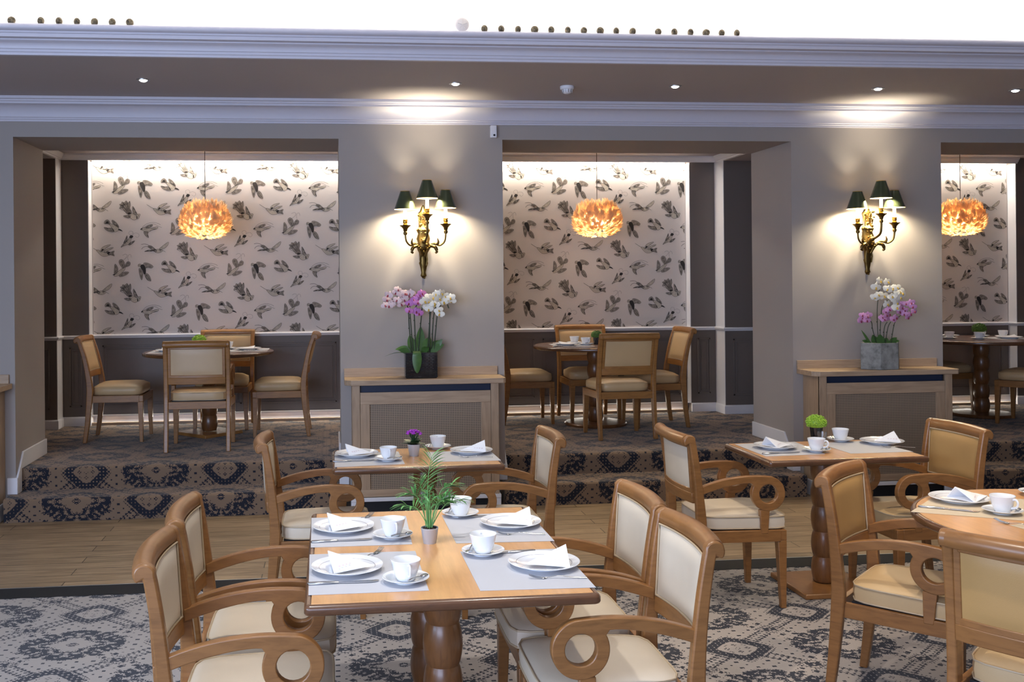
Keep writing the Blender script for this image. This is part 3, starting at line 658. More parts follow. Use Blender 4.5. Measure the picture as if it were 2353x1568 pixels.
def wallpaper(x0, x1, z0, z1, y, ref):
    SCL = 1.13 / 2005; b = MB()
    b.add([(x0, y, z0), (x1, y, z0), (x1, y, z1), (x0, y, z1)], [(0, 1, 2, 3)], 0)
    b.add([(x0, y + .003, z0), (x1, y + .003, z0), (x1, y + .003, z1), (x0, y + .003, z1)], [(3, 2, 1, 0)], 0)
    # layers build outward by a fraction of a millimetre
    def poly(pl, mi, lay):
        pl = clip(pl, x0 + .01, x1 - .01, z0 + .005, z1 - .005)
        if len(pl) >= 3: b.add([(p[0], y - .0004 * (lay + 1), p[1]) for p in pl], [tuple(range(len(pl)))], mi)
    for i in range(-6, 14):
        for j in range(-6, 8):
            ox, oz = ref[0] + i * 1.13 + (j % 2) * .5662, ref[1] + j * .4188
            if ox < x0 - 1.6 or ox > x1 + 1.6: continue
            for bird in BIRDS:
                for it in bird:
                    T = lambda p: (ox + (p[0] - 1400) * SCL, oz - (p[1] - 710) * SCL * 1.01)
                    xs = [T(p)[0] for p in it[1]]; zs = [T(p)[1] for p in it[1]]
                    if max(xs) < x0 or min(xs) > x1 or max(zs) < z0 or min(zs) > z1: continue
                    if it[0] == 'l':
                        pts = [T(p) for p in catmull(it[1], 4)]
                        for q in thick(pts, it[2] * SCL): poly(list(q), 1, 3)
                    else:
                        pts = [T(p) for p in catmull(it[1], 3, True)]
                        mi = {'f': 2, 'g': 3, 'd': 1}[it[0]]; lay = {'f': 0, 'g': 1, 'd': 2}[it[0]]
                        poly(pts, mi, lay)
                        if it[0] != 'd':
                            for q in thick(pts + [pts[0]], 5 * SCL): poly(list(q), 1, 3)
                            cx = sum(p[0] for p in pts) / len(pts); cz = sum(p[1] for p in pts) / len(pts); nn = len(pts)
                            for k in range(0, nn, 1 if it[0] == 'g' else 2):     # feather strokes
                                p = pts[k]; q0 = (cx + (p[0] - cx) * .25, cz + (p[1] - cz) * .25 + .001); q1 = (cx + (p[0] - cx) * .86, cz + (p[1] - cz) * .86)
                                for q in thick([q0, ((q0[0] + q1[0]) / 2 + .001, (q0[1] + q1[1]) / 2), q1], (3.6 if it[0] == 'g' else 2.2) * SCL): poly(list(q), 1, 3)
    o = b.build('wallpaper', ['paper', 'ink', 'wash', 'washd'])
    return o
wp = wallpaper(-2.392, 3.792, 1.25, 3.05, 2.556, (-1.727 + .0, 2.516))
tag(struct(wp)); wp.name = 'wall_wallpaper'
wp2 = wallpaper(5.25, 7.49, 1.25, 3.05, 2.556, (5.616, 2.516)); struct(wp2); wp2.name = 'wall_wallpaper'
#NEXT
# ------------------------------------------------------------------ chairs
def chair_proto(name, arms, wood, back, seat):
    """faces +X, origin on the floor under the seat"""
    root = empty(name)
    bow = lambda y, d=.03, h=.25: -d * (1 - min(1, (y / h) ** 2))
    # rear posts with scrolled tops
    cl = [(-.247, 0), (-.222, .2), (-.203, .42), (-.203, .50), (-.212, .62), (-.226, .75), (-.243, .86), (-.250, .895)] if arms else \
         [(-.243, 0), (-.216, .2), (-.198, .42), (-.200, .52), (-.218, .64), (-.245, .77), (-.276, .87), (-.288, .905)]
    wd = [.034, .044, .054, .052, .044, .040, .038, .038]
    cs = catmull([(c[0], c[1], w_) for c, w_ in zip(cl, wd)], 4)
    front = [(x + w_ / 2, z) for x, z, w_ in cs]; rear = [(x - w_ / 2, z) for x, z, w_ in cs]
    ex, ez, _ = cs[-1]
    top = arc(ex - .012, ez + .002, .033, 25, 225, 12)
    poly = front + top + list(reversed(rear[:-2]))
    for s in (-1, 1):
        yo = .232 * s
        MB().prism(poly, yo - .017, yo + .017).build('rear_post', wood, root, bevel=.006, seg=2)
    # crest rail between the posts, bowed backwards
    cx0, cz0 = ex - .012, ez + .002
    sec = [(x - cx0, z - cz0) for x, z in arc(cx0, cz0, .033, 215, 30, 10)]
    sec += [(.034, -.004), (.028, -.022), (.002, -.026), (-.016, -.024)]
    rs = []
    for i in range(15):
        y = -.226 + .452 * i / 14; rs.append([(cx0 + p[0] + bow(y), y, cz0 + p[1] + .004 * (1 - (y / .226) ** 2)) for p in sec])
    MB().rings(rs).build('crest_rail', wood, root, smooth=40)
    # lower back rail
    zl = .595 if arms else .60
    xl = (-.222 if arms else -.21)
    rs = []
    for i in range(11):
        y = -.215 + .43 * i / 10; b_ = bow(y)
        rs.append([(xl + .016 + b_, y, zl - .03), (xl + .012 + b_, y, zl + .026), (xl - .016 + b_, y, zl + .026), (xl - .012 + b_, y, zl - .03)])
    MB().rings(rs).build('lower_rail', wood, root, bevel=.004)
    # upholstered back panel: frame moulding + pad
    z0, z1 = zl + .024, ez - .012
    x0_, x1_ = xl, cs[-1][0] + .012
    def grid(off, pill, inset):
        g = []
        for j in range(13):
            v = j / 12; z = z0 + inset + (z1 - z0 - 2 * inset) * v; row = []
            for i in range(13):
                u = i / 12; y = (-.217 + inset) + (.434 - 2 * inset) * u
                e = min(1, (min(u, 1 - u) * 12) / 2.) * min(1, (min(v, 1 - v) * 12) / 2.)
                row.append((x0_ + (x1_ - x0_) * (z - z0) / (z1 - z0) + bow(y) + off + pill * sqrt(e) * (1 if off > 0 else -1), y, z))
            g.append(row)
        return g
    b = MB()
    for off, pill in ((.006, .016), (-.008, .006)):
        g = grid(off, pill, .006 if off > 0 else .024); vs = [p for r in g for p in r]
        b.add(vs, [(j * 13 + i, j * 13 + i + 1, (j + 1) * 13 + i + 1, (j + 1) * 13 + i) for j in range(12) for i in range(12)])
    A = grid(.006, .016, .006); B = grid(-.008, .006, .024)
    rim = lambda g: g[0] + [r[-1] for r in g[1:]] + list(reversed(g[-1][:-1])) + [r[0] for r in reversed(g[1:-1])]
    ra, rb = rim(A), rim(B); b.rings([ra, rb], False, False)
    pad = b.build('back_panel', back, root, smooth=60)
    MB().tube([tuple(Vector(p) + Vector((.004, 0, 0))) for p in ra] + [tuple(Vector(ra[0]) + Vector((.004, 0, 0)))], .0035, 6).build('piping', 'piping', pad, smooth=60)
    b = MB()
    for k in (-1, 1):
        rs = []
        for j in range(9):
            z = z0 + (z1 - z0) * j / 8; x = x0_ + (x1_ - x0_) * j / 8; y = k * .203
            rs.append([(x + .003 + bow(y), y - .011, z), (x + .003 + bow(y), y + .011, z), (x - .014 + bow(y), y + .011, z), (x - .014 + bow(y), y - .011, z)])
        b.rings(rs)
    for z, x in ((z0 + .012, x0_), (z1 - .012, x1_)):
        rs = []
        for i in range(11):
            y = -.2 + .4 * i / 10; rs.append([(x + .003 + bow(y), y, z - .012), (x + .003 + bow(y), y, z + .012), (x - .014 + bow(y), y, z + .012), (x - .014 + bow(y), y, z - .012)])
        b.rings(rs)
    b.build('back_frame', wood, root, bevel=.003)
    # legs and seat rails
    for s in (-1, 1):
        MB().frustum((.246, s * .226, 0), (.0145, .0145), (.240, s * .219, .36), (.024, .024)).frustum((.240, s * .219, .36), (.024, .024), (.240, s * .219, .415), (.024, .024)).build('leg', wood, root, bevel=.003)
    b = MB().box(.232, .262, -.22, .22, .356, .417).box(-.22, -.196, -.225, .225, .356, .417)
    b.add([(-.2, s * .222 + k * .011, z) for z in (.356, .417) for s in (1,) for k in (-1, 1)] + [(.23, .236 + k * .011, z) for z in (.356, .417) for k in (-1, 1)], [(0, 1, 3, 2), (4, 6, 7, 5), (0, 2, 6, 4), (1, 5, 7, 3), (0, 4, 5, 1), (2, 3, 7, 6)])
    b.add([(-.2, -.222 + k * .011, z) for z in (.356, .417) for k in (-1, 1)] + [(.23, -.236 + k * .011, z) for z in (.356, .417) for k in (-1, 1)], [(0, 1, 3, 2), (4, 6, 7, 5), (0, 2, 6, 4), (1, 5, 7, 3), (0, 4, 5, 1), (2, 3, 7, 6)])
    b.build('seat_frame', wood, root, bevel=.002)
    # seat
    def slab(xb, xf, hb, hf, zb, zt_, dome, r, n=40, notch=False):
        rows = []
        def outline(ins):
            pts = []
            for i in range(n):
                t = 2 * pi * i / n + pi / 4; c_, s_ = cos(t), sin(t); ex_ = 7.
                k = (abs(c_) ** ex_ + abs(s_) ** ex_) ** (-1 / ex_)
                u, v = c_ * k, s_ * k
                hx = (xf - xb) / 2 - ins; cx = (xf + xb) / 2; hh = (hb + (hf - hb) * (u + 1) / 2) - ins
                pts.append((cx + u * hx, v * hh))
            return pts
        o0 = outline(0); o1 = outline(r)
        rings = [[(p[0], p[1], zb) for p in outline(r * .6)], [(p[0], p[1], zb + r * .5) for p in o0], [(p[0], p[1], (zb + zt_) / 2) for p in outline(-.003)], [(p[0], p[1], zt_ - r * .5) for p in o0], [(p[0], p[1], zt_) for p in o1]]
        for q, hz in ((.9, .55), (.7, .85), (.4, .97), (.15, 1)):
            rings.append([((xf + xb) / 2 + (p[0] - (xf + xb) / 2) * q, p[1] * q, zt_ + dome * hz) for p in o1])
        return rings, o0
    if arms:
        rg, o0 = slab(-.172, .284, .205, .238, .420, .490, .012, .013)
        c = MB().rings(rg).build('seat_cushion', seat, root, smooth=38)
        b = MB()
        for z in (.425, .485): b.tube([(p[0] * 1.004, p[1] * 1.012, z) for p in o0] + [(o0[0][0] * 1.004, o0[0][1] * 1.012, z)], .0036, 6)
        b.build('piping', 'piping', c, smooth=60)
        MB().box(-.16, .245, -.2, .2, .408, .419).build('seat_board', 'black', root)
        # ring arms
        cx, cz, R = .166, .609, .092
        top = bez((-.215, .648), (-.12, .69), (.02, .716), (cx, cz + R), 12)
        outer = arc(cx, cz, R, 88, -208, 44)
        low = bez((cx + R * cos(radians(150)) - .012, cz + R * sin(radians(150)) + .012), (0, .672), (-.12, .642), (-.215, .606), 12)
        outl = top[:-1] + [p for p in outer] + low
        me = plate2d([outl, arc(cx, cz, .050, 0, 345, 23)], .034, .004)
        for s in (-1, 1):
            a = meshobj('arm', me if s < 0 else me.copy(), wood, root, y=s * .226, smooth=35)
            MB().frustum((.142, s * .232, .40), (.019, .014), (.146, s * .226, .524), (.027, .015)).build('arm_post', wood, root, bevel=.003)
    else:
        rg, o0 = slab(-.19, .252, .205, .24, .417, .50, .022, .022)
        MB().rings(rg).build('seat_pad', seat, root, smooth=60)
    return root
ARM = chair_proto('armchair', True, 'chair', 'cream', 'cream')
ARM2 = chair_proto('armchair', True, 'chair', 'tan', 'beige')
ARM3 = chair_proto('armchair', True, 'chair_dark', 'sand', 'beige')
SIDE = chair_proto('side_chair', False, 'chair_dark', 'beige', 'beige')
rad = radians
def C(src, x, y, a, label, group, z=.004, sc=None):
    return put(src, USED, (x, y, z), rad(a), label, 'chair', group, sc)
g1 = 'ring-armed chairs around the large dining table'
C(ARM, -.287, -4.63, 0, 'cream armchair at the near left of the palm table, nearest the bottom left corner', g1)
C(ARM, -.28, -4.08, 0, 'cream armchair at the far left of the palm table', g1)
C(ARM, .92, -4.61, 180, 'cream armchair at the near right of the palm table', g1)
C(ARM, .92, -4.09, 180, 'cream armchair at the far right of the palm table', g1)
g2 = 'ring-armed chairs at the purple flower table'
C(ARM, -.095, -2.42, 0, 'cream leather armchair at the left end of the purple flower table', g2, z=0)
C(ARM, .92, -2.49, 180, 'cream leather armchair at the right end of the purple flower table', g2, z=0)
C(ARM, 2.125, -2.54, 0, 'cream leather armchair at the left end of the lime plant table', 'ring-armed chairs at the lime plant table')
C(ARM2, 3.21, -2.62, 182, 'tan leather armchair at the right end of the lime plant table', 'ring-armed chairs at the lime plant table')
g3 = 'ring-armed chairs around the near round table'
C(ARM2, 2.37, -3.93, -46, 'tan armchair turned toward the near round table, in front of the lime plant table', g3)
C(ARM2, 2.33, -4.83, 37, 'tan armchair seen from behind, cut by the right edge of the photo', g3)
ga = 'chairs around the left alcove table'
C(ARM3, -1.12, .90, 90, 'cream backed armchair seen from behind in the left alcove', ga, R2, (1, 1.1, 1))
C(SIDE, -1.935, 1.53, 0, 'armless beige chair on the left side of the left alcove table', ga, R2, (1, 1.05, 1))
C(SIDE, -.455, 1.62, 180, 'armless beige chair on the right side of the left alcove table', ga, R2, (1, 1.05, 1))
C(SIDE, -1.05, 2.13, -92, 'armless chair on the wall side of the left alcove table', ga, R2, (1, 1.08, 1))
gb = 'chairs around the middle alcove table'
C(SIDE, 2.575, .95, 92, 'armless chair seen from behind in the middle alcove', gb, R2, (1, 1.08, 1))
C(SIDE, 1.90, 2.0, 0, 'armless chair half hidden by the pier, left of the middle alcove table', gb, R2, (1, 1.05, 1))
C(SIDE, 3.115, 1.58, 180, 'armless beige chair on the right side of the middle alcove table', gb, R2, (1, 1.05, 1))
C(SIDE, 2.60, 2.13, -88, 'armless chair on the wall side of the middle alcove table', gb, R2, (1, 1.08, 1))
gc = 'chairs around the right alcove table'
C(SIDE, 6.32, 2.05, 0, 'armless chair partly hidden by the right pier, left of the right alcove table', gc, R2)
C(SIDE, 6.66, 1.05, 128, 'armless chair cut by the right edge of the photo in the right alcove', gc, R2)

# ------------------------------------------------------------------ tables
ZTAB = .777
def bulb_column(name, parent, x, y, z0, z1, r=.066, m='pedestal', n=5):
    prof = [(r * .86, z0), (r * .9, z0 + .004)]; h = (z1 - z0) / n
    for k in range(n):
        for i in range(13):
            t = i / 12; zz = z0 + h * (k + t)
            prof.append((r * (.83 + .19 * sin(pi * t) ** .75), zz))
    return MB().lathe(prof, (x, y, 0), 40).build(name, m, parent, smooth=24)
def round_rect(hx, hy, r, n=6):
    o = []
    for cx, cy, a in ((hx - r, hy - r, 0), (-hx + r, hy - r, 90), (-hx + r, -hy + r, 180), (hx - r, -hy + r, 270)):
        o += [(cx + r * cos(radians(a + 90 * i / n)), cy + r * sin(radians(a + 90 * i / n))) for i in range(n + 1)]
    return o
def slab_top(root, outf, th, mt, me_):
    """veneered top let into a rounded darker edge with a groove between"""
    zt = ZTAB
    b = MB(); rs = []
    for d, z in ((.020, zt - .004), (.0185, zt - .001), (.013, zt - .0005), (.006, zt - .003), (.001, zt - .009), (0, zt - .012), (0, zt - .026), (.003, zt - .031), (.012, zt - th)):
        rs.append([(p[0], p[1], z) for p in outf(d)])
    b.rings(rs, True, True); b.build('edge_moulding', me_, root, smooth=40)
    top = outf(.0215)
    return MB().rings([[(p[0], p[1], zt - .006) for p in top], [(p[0], p[1], zt) for p in top]]).build('tabletop', mt, root, bevel=.0015, seg=1)
def sq_table(name, x, y, hx, hy, cols, label, group, z=0, rz=0):
    t = empty(name, (x, y, z), rz, label, 'table', group)
    slab_top(t, lambda d: round_rect(hx - d, hy - d, max(.004, .02 - d)), .035, 'table', 'tabledark')
    for cx, cy, s in cols:
        bulb_column('pedestal', t, cx, cy, .035, ZTAB - .035)
        MB().box(cx - s, cx + s, cy - s, cy + s, 0, .03).build('base_plate', 'tabledark' if s < .2 else 'chair', t, bevel=.006)
    return t
tg = 'rectangular pedestal tables'
sq_table('dining_table', .3673, -4.2268, .457, .615, ((-.003, -.28, .2), (-.003, .29, .2)), 'large wooden table in front with a potted palm and four place settings', tg, z=.004)
sq_table('dining_table', .4584, -2.3024, .457, .305, ((.055, 0, .21),), 'wooden pedestal table in the middle with the purple flower pot', tg, z=0)
sq_table('dining_table', 2.7608, -2.4508, .457, .305, ((0, 0, .217),), 'wooden pedestal table on the right with the lime green pot plant', tg, z=.004, rz=.01)
def round_table(x, y, r, z, mt, med, base, label, n=6, rz=0):
    t = empty('round_table', (x, y, z), rz, label, 'table', 'round pedestal tables')
    slab_top(t, lambda d: [((r - d) * cos(2 * pi * i / 96), (r - d) * sin(2 * pi * i / 96)) for i in range(96)], .035, mt, med)
    bulb_column('pedestal', t, 0, 0, .035, ZTAB - .035, .075, 'pedestal' if z > .1 else 'chair', 5)
    if base == 'round': MB().lathe([(.295, 0), (.3, .008), (.3, .02), (.29, .03), (.1, .036)], seg=64).build('base_plate', 'pedestal', t, smooth=40)
    else: MB().frustum((0, 0, 0), (.22, .22), (0, 0, .03), (.215, .215)).build('base_plate', 'chair_dark', t, bevel=.005)
    return t
round_table(2.95, -4.16, .60, .004, 'table', 'tabledark', 'square', 'light wooden round table cut by the right edge of the photo')
round_table(-1.14, 1.67, .60, R2, 'walnut', 'tabledark', 'square', 'dark round table in the left alcove', rz=pi / 4)
round_table(2.55, 1.68, .60, R2, 'walnut', 'tabledark', 'round', 'dark round table in the middle alcove')
round_table(6.55, 1.66, .62, R2, 'walnut', 'tabledark', 'round', 'dark round table in the right alcove')

# ------------------------------------------------------------------ table settings
ZTOP = ZTAB + .004
def placemat(pts, z, label, m='placemat', group='paper placemats'):
    cx = sum(p[0] for p in pts) / 4; cy = sum(p[1] for p in pts) / 4
    b = MB().rings([[(p[0] - cx, p[1] - cy, 0) for p in pts], [(p[0] - cx, p[1] - cy, .0009) for p in pts]])
    o = b.build('placemat', m); o.location = (cx, cy, z); return tag(o, label, 'placemat', group)
def mk_plate():
    pr = [(.0, .004), (.066, .004), (.07, .001), (.074, .001), (.078, .006), (.1, .013), (.1205, .0185), (.1215, .0200), (.120, .0212), (.1, .0165), (.08, .0095), (.07, .0075), (.0, .0068)]
    o = MB().lathe([(max(r, .0005), z) for r, z in pr], seg=72).build('dinner_plate', 'plate', smooth=50)
    b = MB()                      # small printed crest on the rim
    for k in range(5): b.add([(.106 + .004 * cos(k * 1.3) + dx, .006 * (k - 2) + dy, .0184 + .004 * cos(k * 1.3) * .27) for dx, dy in ((-.0018, -.0014), (.0018, -.0014), (.0018, .0014), (-.0018, .0014))], [(0, 1, 2, 3)])
    b.build('printed_crest', 'mono', o); return o
def mk_cup():
    root = empty('coffee_cup')
    cp = [(.001, .0), (.027, .0), (.028, .003), (.031, .006), (.040, .03), (.0475, .062), (.0485, .066), (.0475, .0672), (.0462, .065), (.038, .032), (.028, .009), (.001, .007)]
    MB().lathe(cp, (0, 0, .0), 48).build('cup_body', 'porcelain', root, smooth=50)
    pts = catmull([(0, -.0425, .055), (0, -.058, .058), (0, -.067, .045), (0, -.060, .028), (0, -.039, .02)], 6)
    MB().tube(pts, .0048, 10, flat=.75).build('handle', 'porcelain', root, smooth=60); return root
def mk_saucer():
    sp = [(.001, .0), (.036, .0), (.037, .003), (.05, .007), (.0745, .0165), (.0765, .018), (.0755, .0193), (.05, .0105), (.035, .0065), (.001, .006)]
    return MB().lathe(sp, seg=56).build('saucer', 'porcelain', smooth=50)
def mk_spoon():
    b = MB()
    path = catmull([(.0, 0, .0), (.02, 0, .004), (.05, 0, .007), (.075, 0, .006)], 5)
    b.tube([(p[0], p[1], p[2] + .003) for p in path], [.0016 + .0016 * (i / (len(path) - 1)) for i in range(len(path))], 8)
    b.sphere((-.014, 0, .003), .018, 14, 8, sc=(1, .66, .3)); return b.build('teaspoon', 'steel', smooth=60)
def mk_knife():
    root = empty('table_knife')
    rs = []
    for x, w_, t in ((-.118, .004, .003), (-.112, .0105, .0045), (-.06, .0095, .005), (-.022, .0075, .0045), (-.016, .005, .003)):
        rs.append([(x, w_ * cos(a), .005 + t * sin(a)) for a in [2 * pi * i / 12 for i in range(12)]])
    MB().rings(rs).build('handle', 'steel', root, smooth=50)
    bl = [(-.018, -.005), (.05, -.011), (.09, -.011), (.108, -.004), (.112, .005), (.1, .0075), (-.018, .005)]
    MB().rings([[(p[0], p[1], .0035) for p in bl], [(p[0], p[1], .0062) for p in bl]]).build('blade', 'steel', root); return root
def mk_fork():
    b = MB()
    path = catmull([(-.09, 0, .004), (-.04, 0, .006), (.0, 0, .0105), (.03, 0, .006), (.046, 0, .003)], 5)
    b.tube([(p[0], p[1], p[2]) for p in path], [.004 - .0018 * min(1, i / 10) + (.003 if i > len(path) - 4 else 0) for i in range(len(path))], 8, flat=.5)
    b.sphere((.052, 0, .0035), .012, 12, 6, sc=(1, .85, .22))
    for k in range(4): b.tube(catmull([(.056, (k - 1.5) * .0052, .004), (.075, (k - 1.5) * .0054, .006), (.098, (k - 1.5) * .0054, .014)], 4), [.0015] * 8 + [.0007], 6)
    return b.build('table_fork', 'steel', smooth=50)
def mk_napkin():
    """standing folded triangle: two leaning leaves meeting in a point, with a flap lying on the plate"""
    b = MB()
    def leaf(P, t=.0022):
        a, c, d = (Vector(p) for p in P); n = (c - a).cross(d - a).normalized() * t
        # subdivide the triangle and bulge it so the fold reads as soft paper
        K = 6; top = []; bot = []
        for i in range(K + 1):
            for j in range(K + 1 - i):
                u, v = i / K, j / K; w_ = 1 - u - v; q = a * w_ + c * u + d * v; bul = 27 * u * v * w_
                top.append(q + n * (1 + 2.2 * bul)); bot.append(q - n * (.6 - 1.2 * bul))
        idx = {}; k = 0
        for i in range(K + 1):
            for j in range(K + 1 - i): idx[(i, j)] = k; k += 1
        nt_ = len(top); fs = []
        for i in range(K):
            for j in range(K - i):
                f = (idx[(i, j)], idx[(i + 1, j)], idx[(i, j + 1)]); fs.append(f); fs.append(tuple(reversed([x + nt_ for x in f])))
                if i + j < K - 1:
                    f = (idx[(i + 1, j)], idx[(i + 1, j + 1)], idx[(i, j + 1)]); fs.append(f); fs.append(tuple(reversed([x + nt_ for x in f])))
        ed = [idx[(i, 0)] for i in range(K + 1)] + [idx[(K - j, j)] for j in range(1, K + 1)] + [idx[(0, j)] for j in range(K - 1, 0, -1)]
        for i in range(len(ed)): p, q = ed[i], ed[(i + 1) % len(ed)]; fs.append((p, p + nt_, q + nt_, q))
        b.add([tuple(v) for v in top + bot], fs)
    leaf([(-.064, .012, .064), (-.052, -.072, .012), (.078, -.008, .014)])
    leaf([(-.064, .012, .064), (.078, -.008, .014), (-.05, .062, .012)])
    leaf([(-.052, -.072, .0115), (.086, -.03, .019), (-.045, .06, .011)])
    o = b.build('napkin', 'napkin', smooth=50)
    q = MB()
    for k in range(4): q.add([(x, y, z) for x, y, z in ((-.035 + k * .012, -.06 + k * .0075, .0285 + k * .001), (-.028 + k * .012, -.0575 + k * .0075, .0285), (-.030 + k * .012, -.0545 + k * .0075, .032), (-.037 + k * .012, -.057 + k * .0075, .032))], [(0, 1, 2, 3)])
    q.build('printed_crest', 'mono', o); return o
PL, CU, SA, SPN, KN, FO, NA = mk_plate(), mk_cup(), mk_saucer(), mk_spoon(), mk_knife(), mk_fork(), mk_napkin()
def at(src, x, y, z, a, label, cat, group, sc=None): return put(src, USED, (x, y, z), rad(a), label, cat, group, sc)
MT = .0011
def cupset(x, y, z, a, spoon_a, where, sp_r=.052, sc=None):
    at(SA, x, y, z, 0, 'white saucer ' + where, 'saucer', 'white saucers', sc)
    at(CU, x, y, z + .0068, a, 'white coffee cup ' + where, 'cup', 'white coffee cups', sc)
    if spoon_a is not None:
        o = at(SPN, x + sp_r * cos(rad(spoon_a)), y + sp_r * sin(rad(spoon_a)), z + .0145, spoon_a + 180 + 60, 'steel teaspoon on the saucer ' + where, 'spoon', 'steel teaspoons')
        return o
M_ = [([(-.088,-3.708),(.300,-3.728),(.290,-4.178),(-.082,-4.172)], 'far left of the palm table'),
      ([(-.084,-4.268),(.293,-4.273),(.297,-4.739),(-.078,-4.736)], 'near left of the palm table'),
      ([(.448,-3.737),(.812,-3.739),(.818,-4.206),(.452,-4.188)], 'far right of the palm table'),
      ([(.452,-4.303),(.816,-4.315),(.822,-4.779),(.456,-4.764)], 'near right of the palm table'),
      ([(.012,-2.144),(.376,-2.120),(.384,-2.519),(.011,-2.558)], 'left on the purple flower table'),
      ([(.531,-2.165),(.90,-2.153),(.909,-2.497),(.540,-2.480)], 'right on the purple flower table'),
      ([(2.347,-2.201),(2.729,-2.175),(2.700,-2.600),(2.351,-2.622)], 'left on the lime plant table'),
      ([(2.835,-2.24),(3.17,-2.204),(3.210,-2.603),(2.845,-2.607)], 'right on the lime plant table')]
for i, (p, wh) in enumerate(M_): placemat(p, ZTAB + (.0045 if i not in (4, 5) else .0005), 'grey paper placemat ' + wh)
Zf, Zu = ZTAB + .004 + .0016, ZTAB + .0016
def setting(x, y, z, side, wh, nap_a=None):
    at(PL, x, y, z, 180 if side < 0 else 0, 'white dinner plate ' + wh, 'plate', 'white dinner plates')
    a = (0 if side < 0 else 180) if nap_a is None else nap_a
    if side < 0: at(NA, x + .0, y - .008, z + .004, a + 6, 'white folded paper napkin on the plate ' + wh, 'napkin', 'folded paper napkins')
    else: at(NAM, x + .015, y - .01, z + .004, 4, 'white folded paper napkin on the plate ' + wh, 'napkin', 'folded paper napkins')
def mirror_napkin():
    o = D.objects.new('napkin', NA.data.copy()); link(o); o.data.transform(Matrix.Diagonal((-1, 1, 1, 1)))
    o.data.flip_normals()
    c = NA.children[0]; k = D.objects.new('printed_crest', c.data.copy()); link(k); k.data.transform(Matrix.Diagonal((-1, 1, 1, 1))); k.data.flip_normals(); k.parent = o
    return o
NAM = mirror_napkin()
setting(.041, -3.925, Zf, -1, 'at the far left of the palm table')
setting(.046, -4.485, Zf, -1, 'at the near left of the palm table')
setting(.700, -3.945, Zf, 1, 'at the far right of the palm table')
setting(.710, -4.525, Zf, 1, 'at the near right of the palm table')
setting(.136, -2.225, Zu, -1, 'on the left of the purple flower table')
setting(.784, -2.230, Zu, 1, 'on the right of the purple flower table')
setting(2.517, -2.375, Zf, -1, 'on the left of the lime plant table', 10)
setting(3.194, -2.315, Zf, 1, 'on the right of the lime plant table')
cupset(.224, -4.075, Zf, 10, -20, 'at the far left of the palm table')
cupset(.232, -4.640, Zf, 8, -10, 'at the near left of the palm table')
cupset(.523, -3.760, ZTAB + .0056, 180, 190, 'at the far right of the palm table')
cupset(.528, -4.350, Zf, 180, 190, 'at the near right of the palm table')
cupset(.303, -2.405, Zu, 5, -20, 'on the left of the purple flower table')
cupset(.612, -2.055, Zu, 180, 190, 'on the right of the purple flower table')
cupset(2.690, -2.52, Zf, 40, -20, 'on the left of the lime plant table')
cupset(3.0, -2.20, Zf, 180, 195, 'on the right of the lime plant table')
def knife(x, y, z, a, wh): at(KN, x, y, z - .0012, a, 'steel table knife ' + wh, 'knife', 'steel table knives')
def fork(x, y, z, a, wh, s=None): at(FO, x, y, z - .001, a, 'steel fork ' + wh, 'fork', 'steel table forks', s)
knife(.035, -4.10, Zf, 3, 'at the far left of the palm table'); knife(.034, -4.628, Zf, 1, 'at the near left of the palm table')
knife(.118, -2.40, Zu, 3, 'on the left of the purple flower table'); knife(2.475, -2.545, Zf, 5, 'on the left of the lime plant table')
fork(.715, -4.100, Zf, 172, 'in front of the far right plate of the palm table'); fork(.728, -4.672, Zf, 172, 'in front of the near right plate of the palm table')
fork(.79, -2.385, Zu, 172, 'in front of the right plate of the purple flower table'); fork(3.20, -2.475, Zf, 165, 'in front of the right plate of the lime plant table')
fork(.115, -3.775, Zf, 60, 'behind the far left plate of the palm table'); fork(.125, -4.335, Zf, 60, 'behind the near left plate of the palm table')
knife(.60, -4.36 + .01, Zf, 185, 'behind the near right plate of the palm table')
knife(.62, -3.79, Zf, 185, 'behind the far right plate of the palm table')
# near round table
placemat([(2.373,-3.955),(2.70,-3.640),(3.10,-3.87),(2.745,-4.175)], ZTAB + .0045, 'sand coloured paper placemat with plate and cup on the near round table', 'mats')
placemat([(2.62,-4.22),(2.95,-4.14),(3.05,-4.58),(2.70,-4.62)], ZTAB + .0045, 'sand coloured paper placemat nearest the camera on the near round table', 'mats')
at(PL, 2.69, -3.80, Zf, 0, 'white dinner plate with a folded napkin on the near round table', 'plate', 'white dinner plates')
at(NA, 2.715, -3.82, Zf + .004, 20, 'white folded paper napkin on the plate of the near round table', 'napkin', 'folded paper napkins')
cupset(2.722, -4.035, Zf, 20, -25, 'on the near round table beside the knife')
knife(2.55, -3.945, Zf, -35, 'on the near round table beside the plate')
cupset(3.10, -3.74, ZTAB + .0056, 100, 160, 'at the far side of the near round table')
at(PL, 2.85, -4.38, Zf, 90, 'white dinner plate cut by the right edge of the photo on the near round table', 'plate', 'white dinner plates')
at(NA, 2.80, -4.34, Zf + .004, 200, 'white paper napkin cut by the right edge of the photo on the near round table', 'napkin', 'folded paper napkins', (1, 1, .35))
fork(2.65, -4.24, Zf, 120, 'half hidden behind the crest of the nearest chair at the near round table')
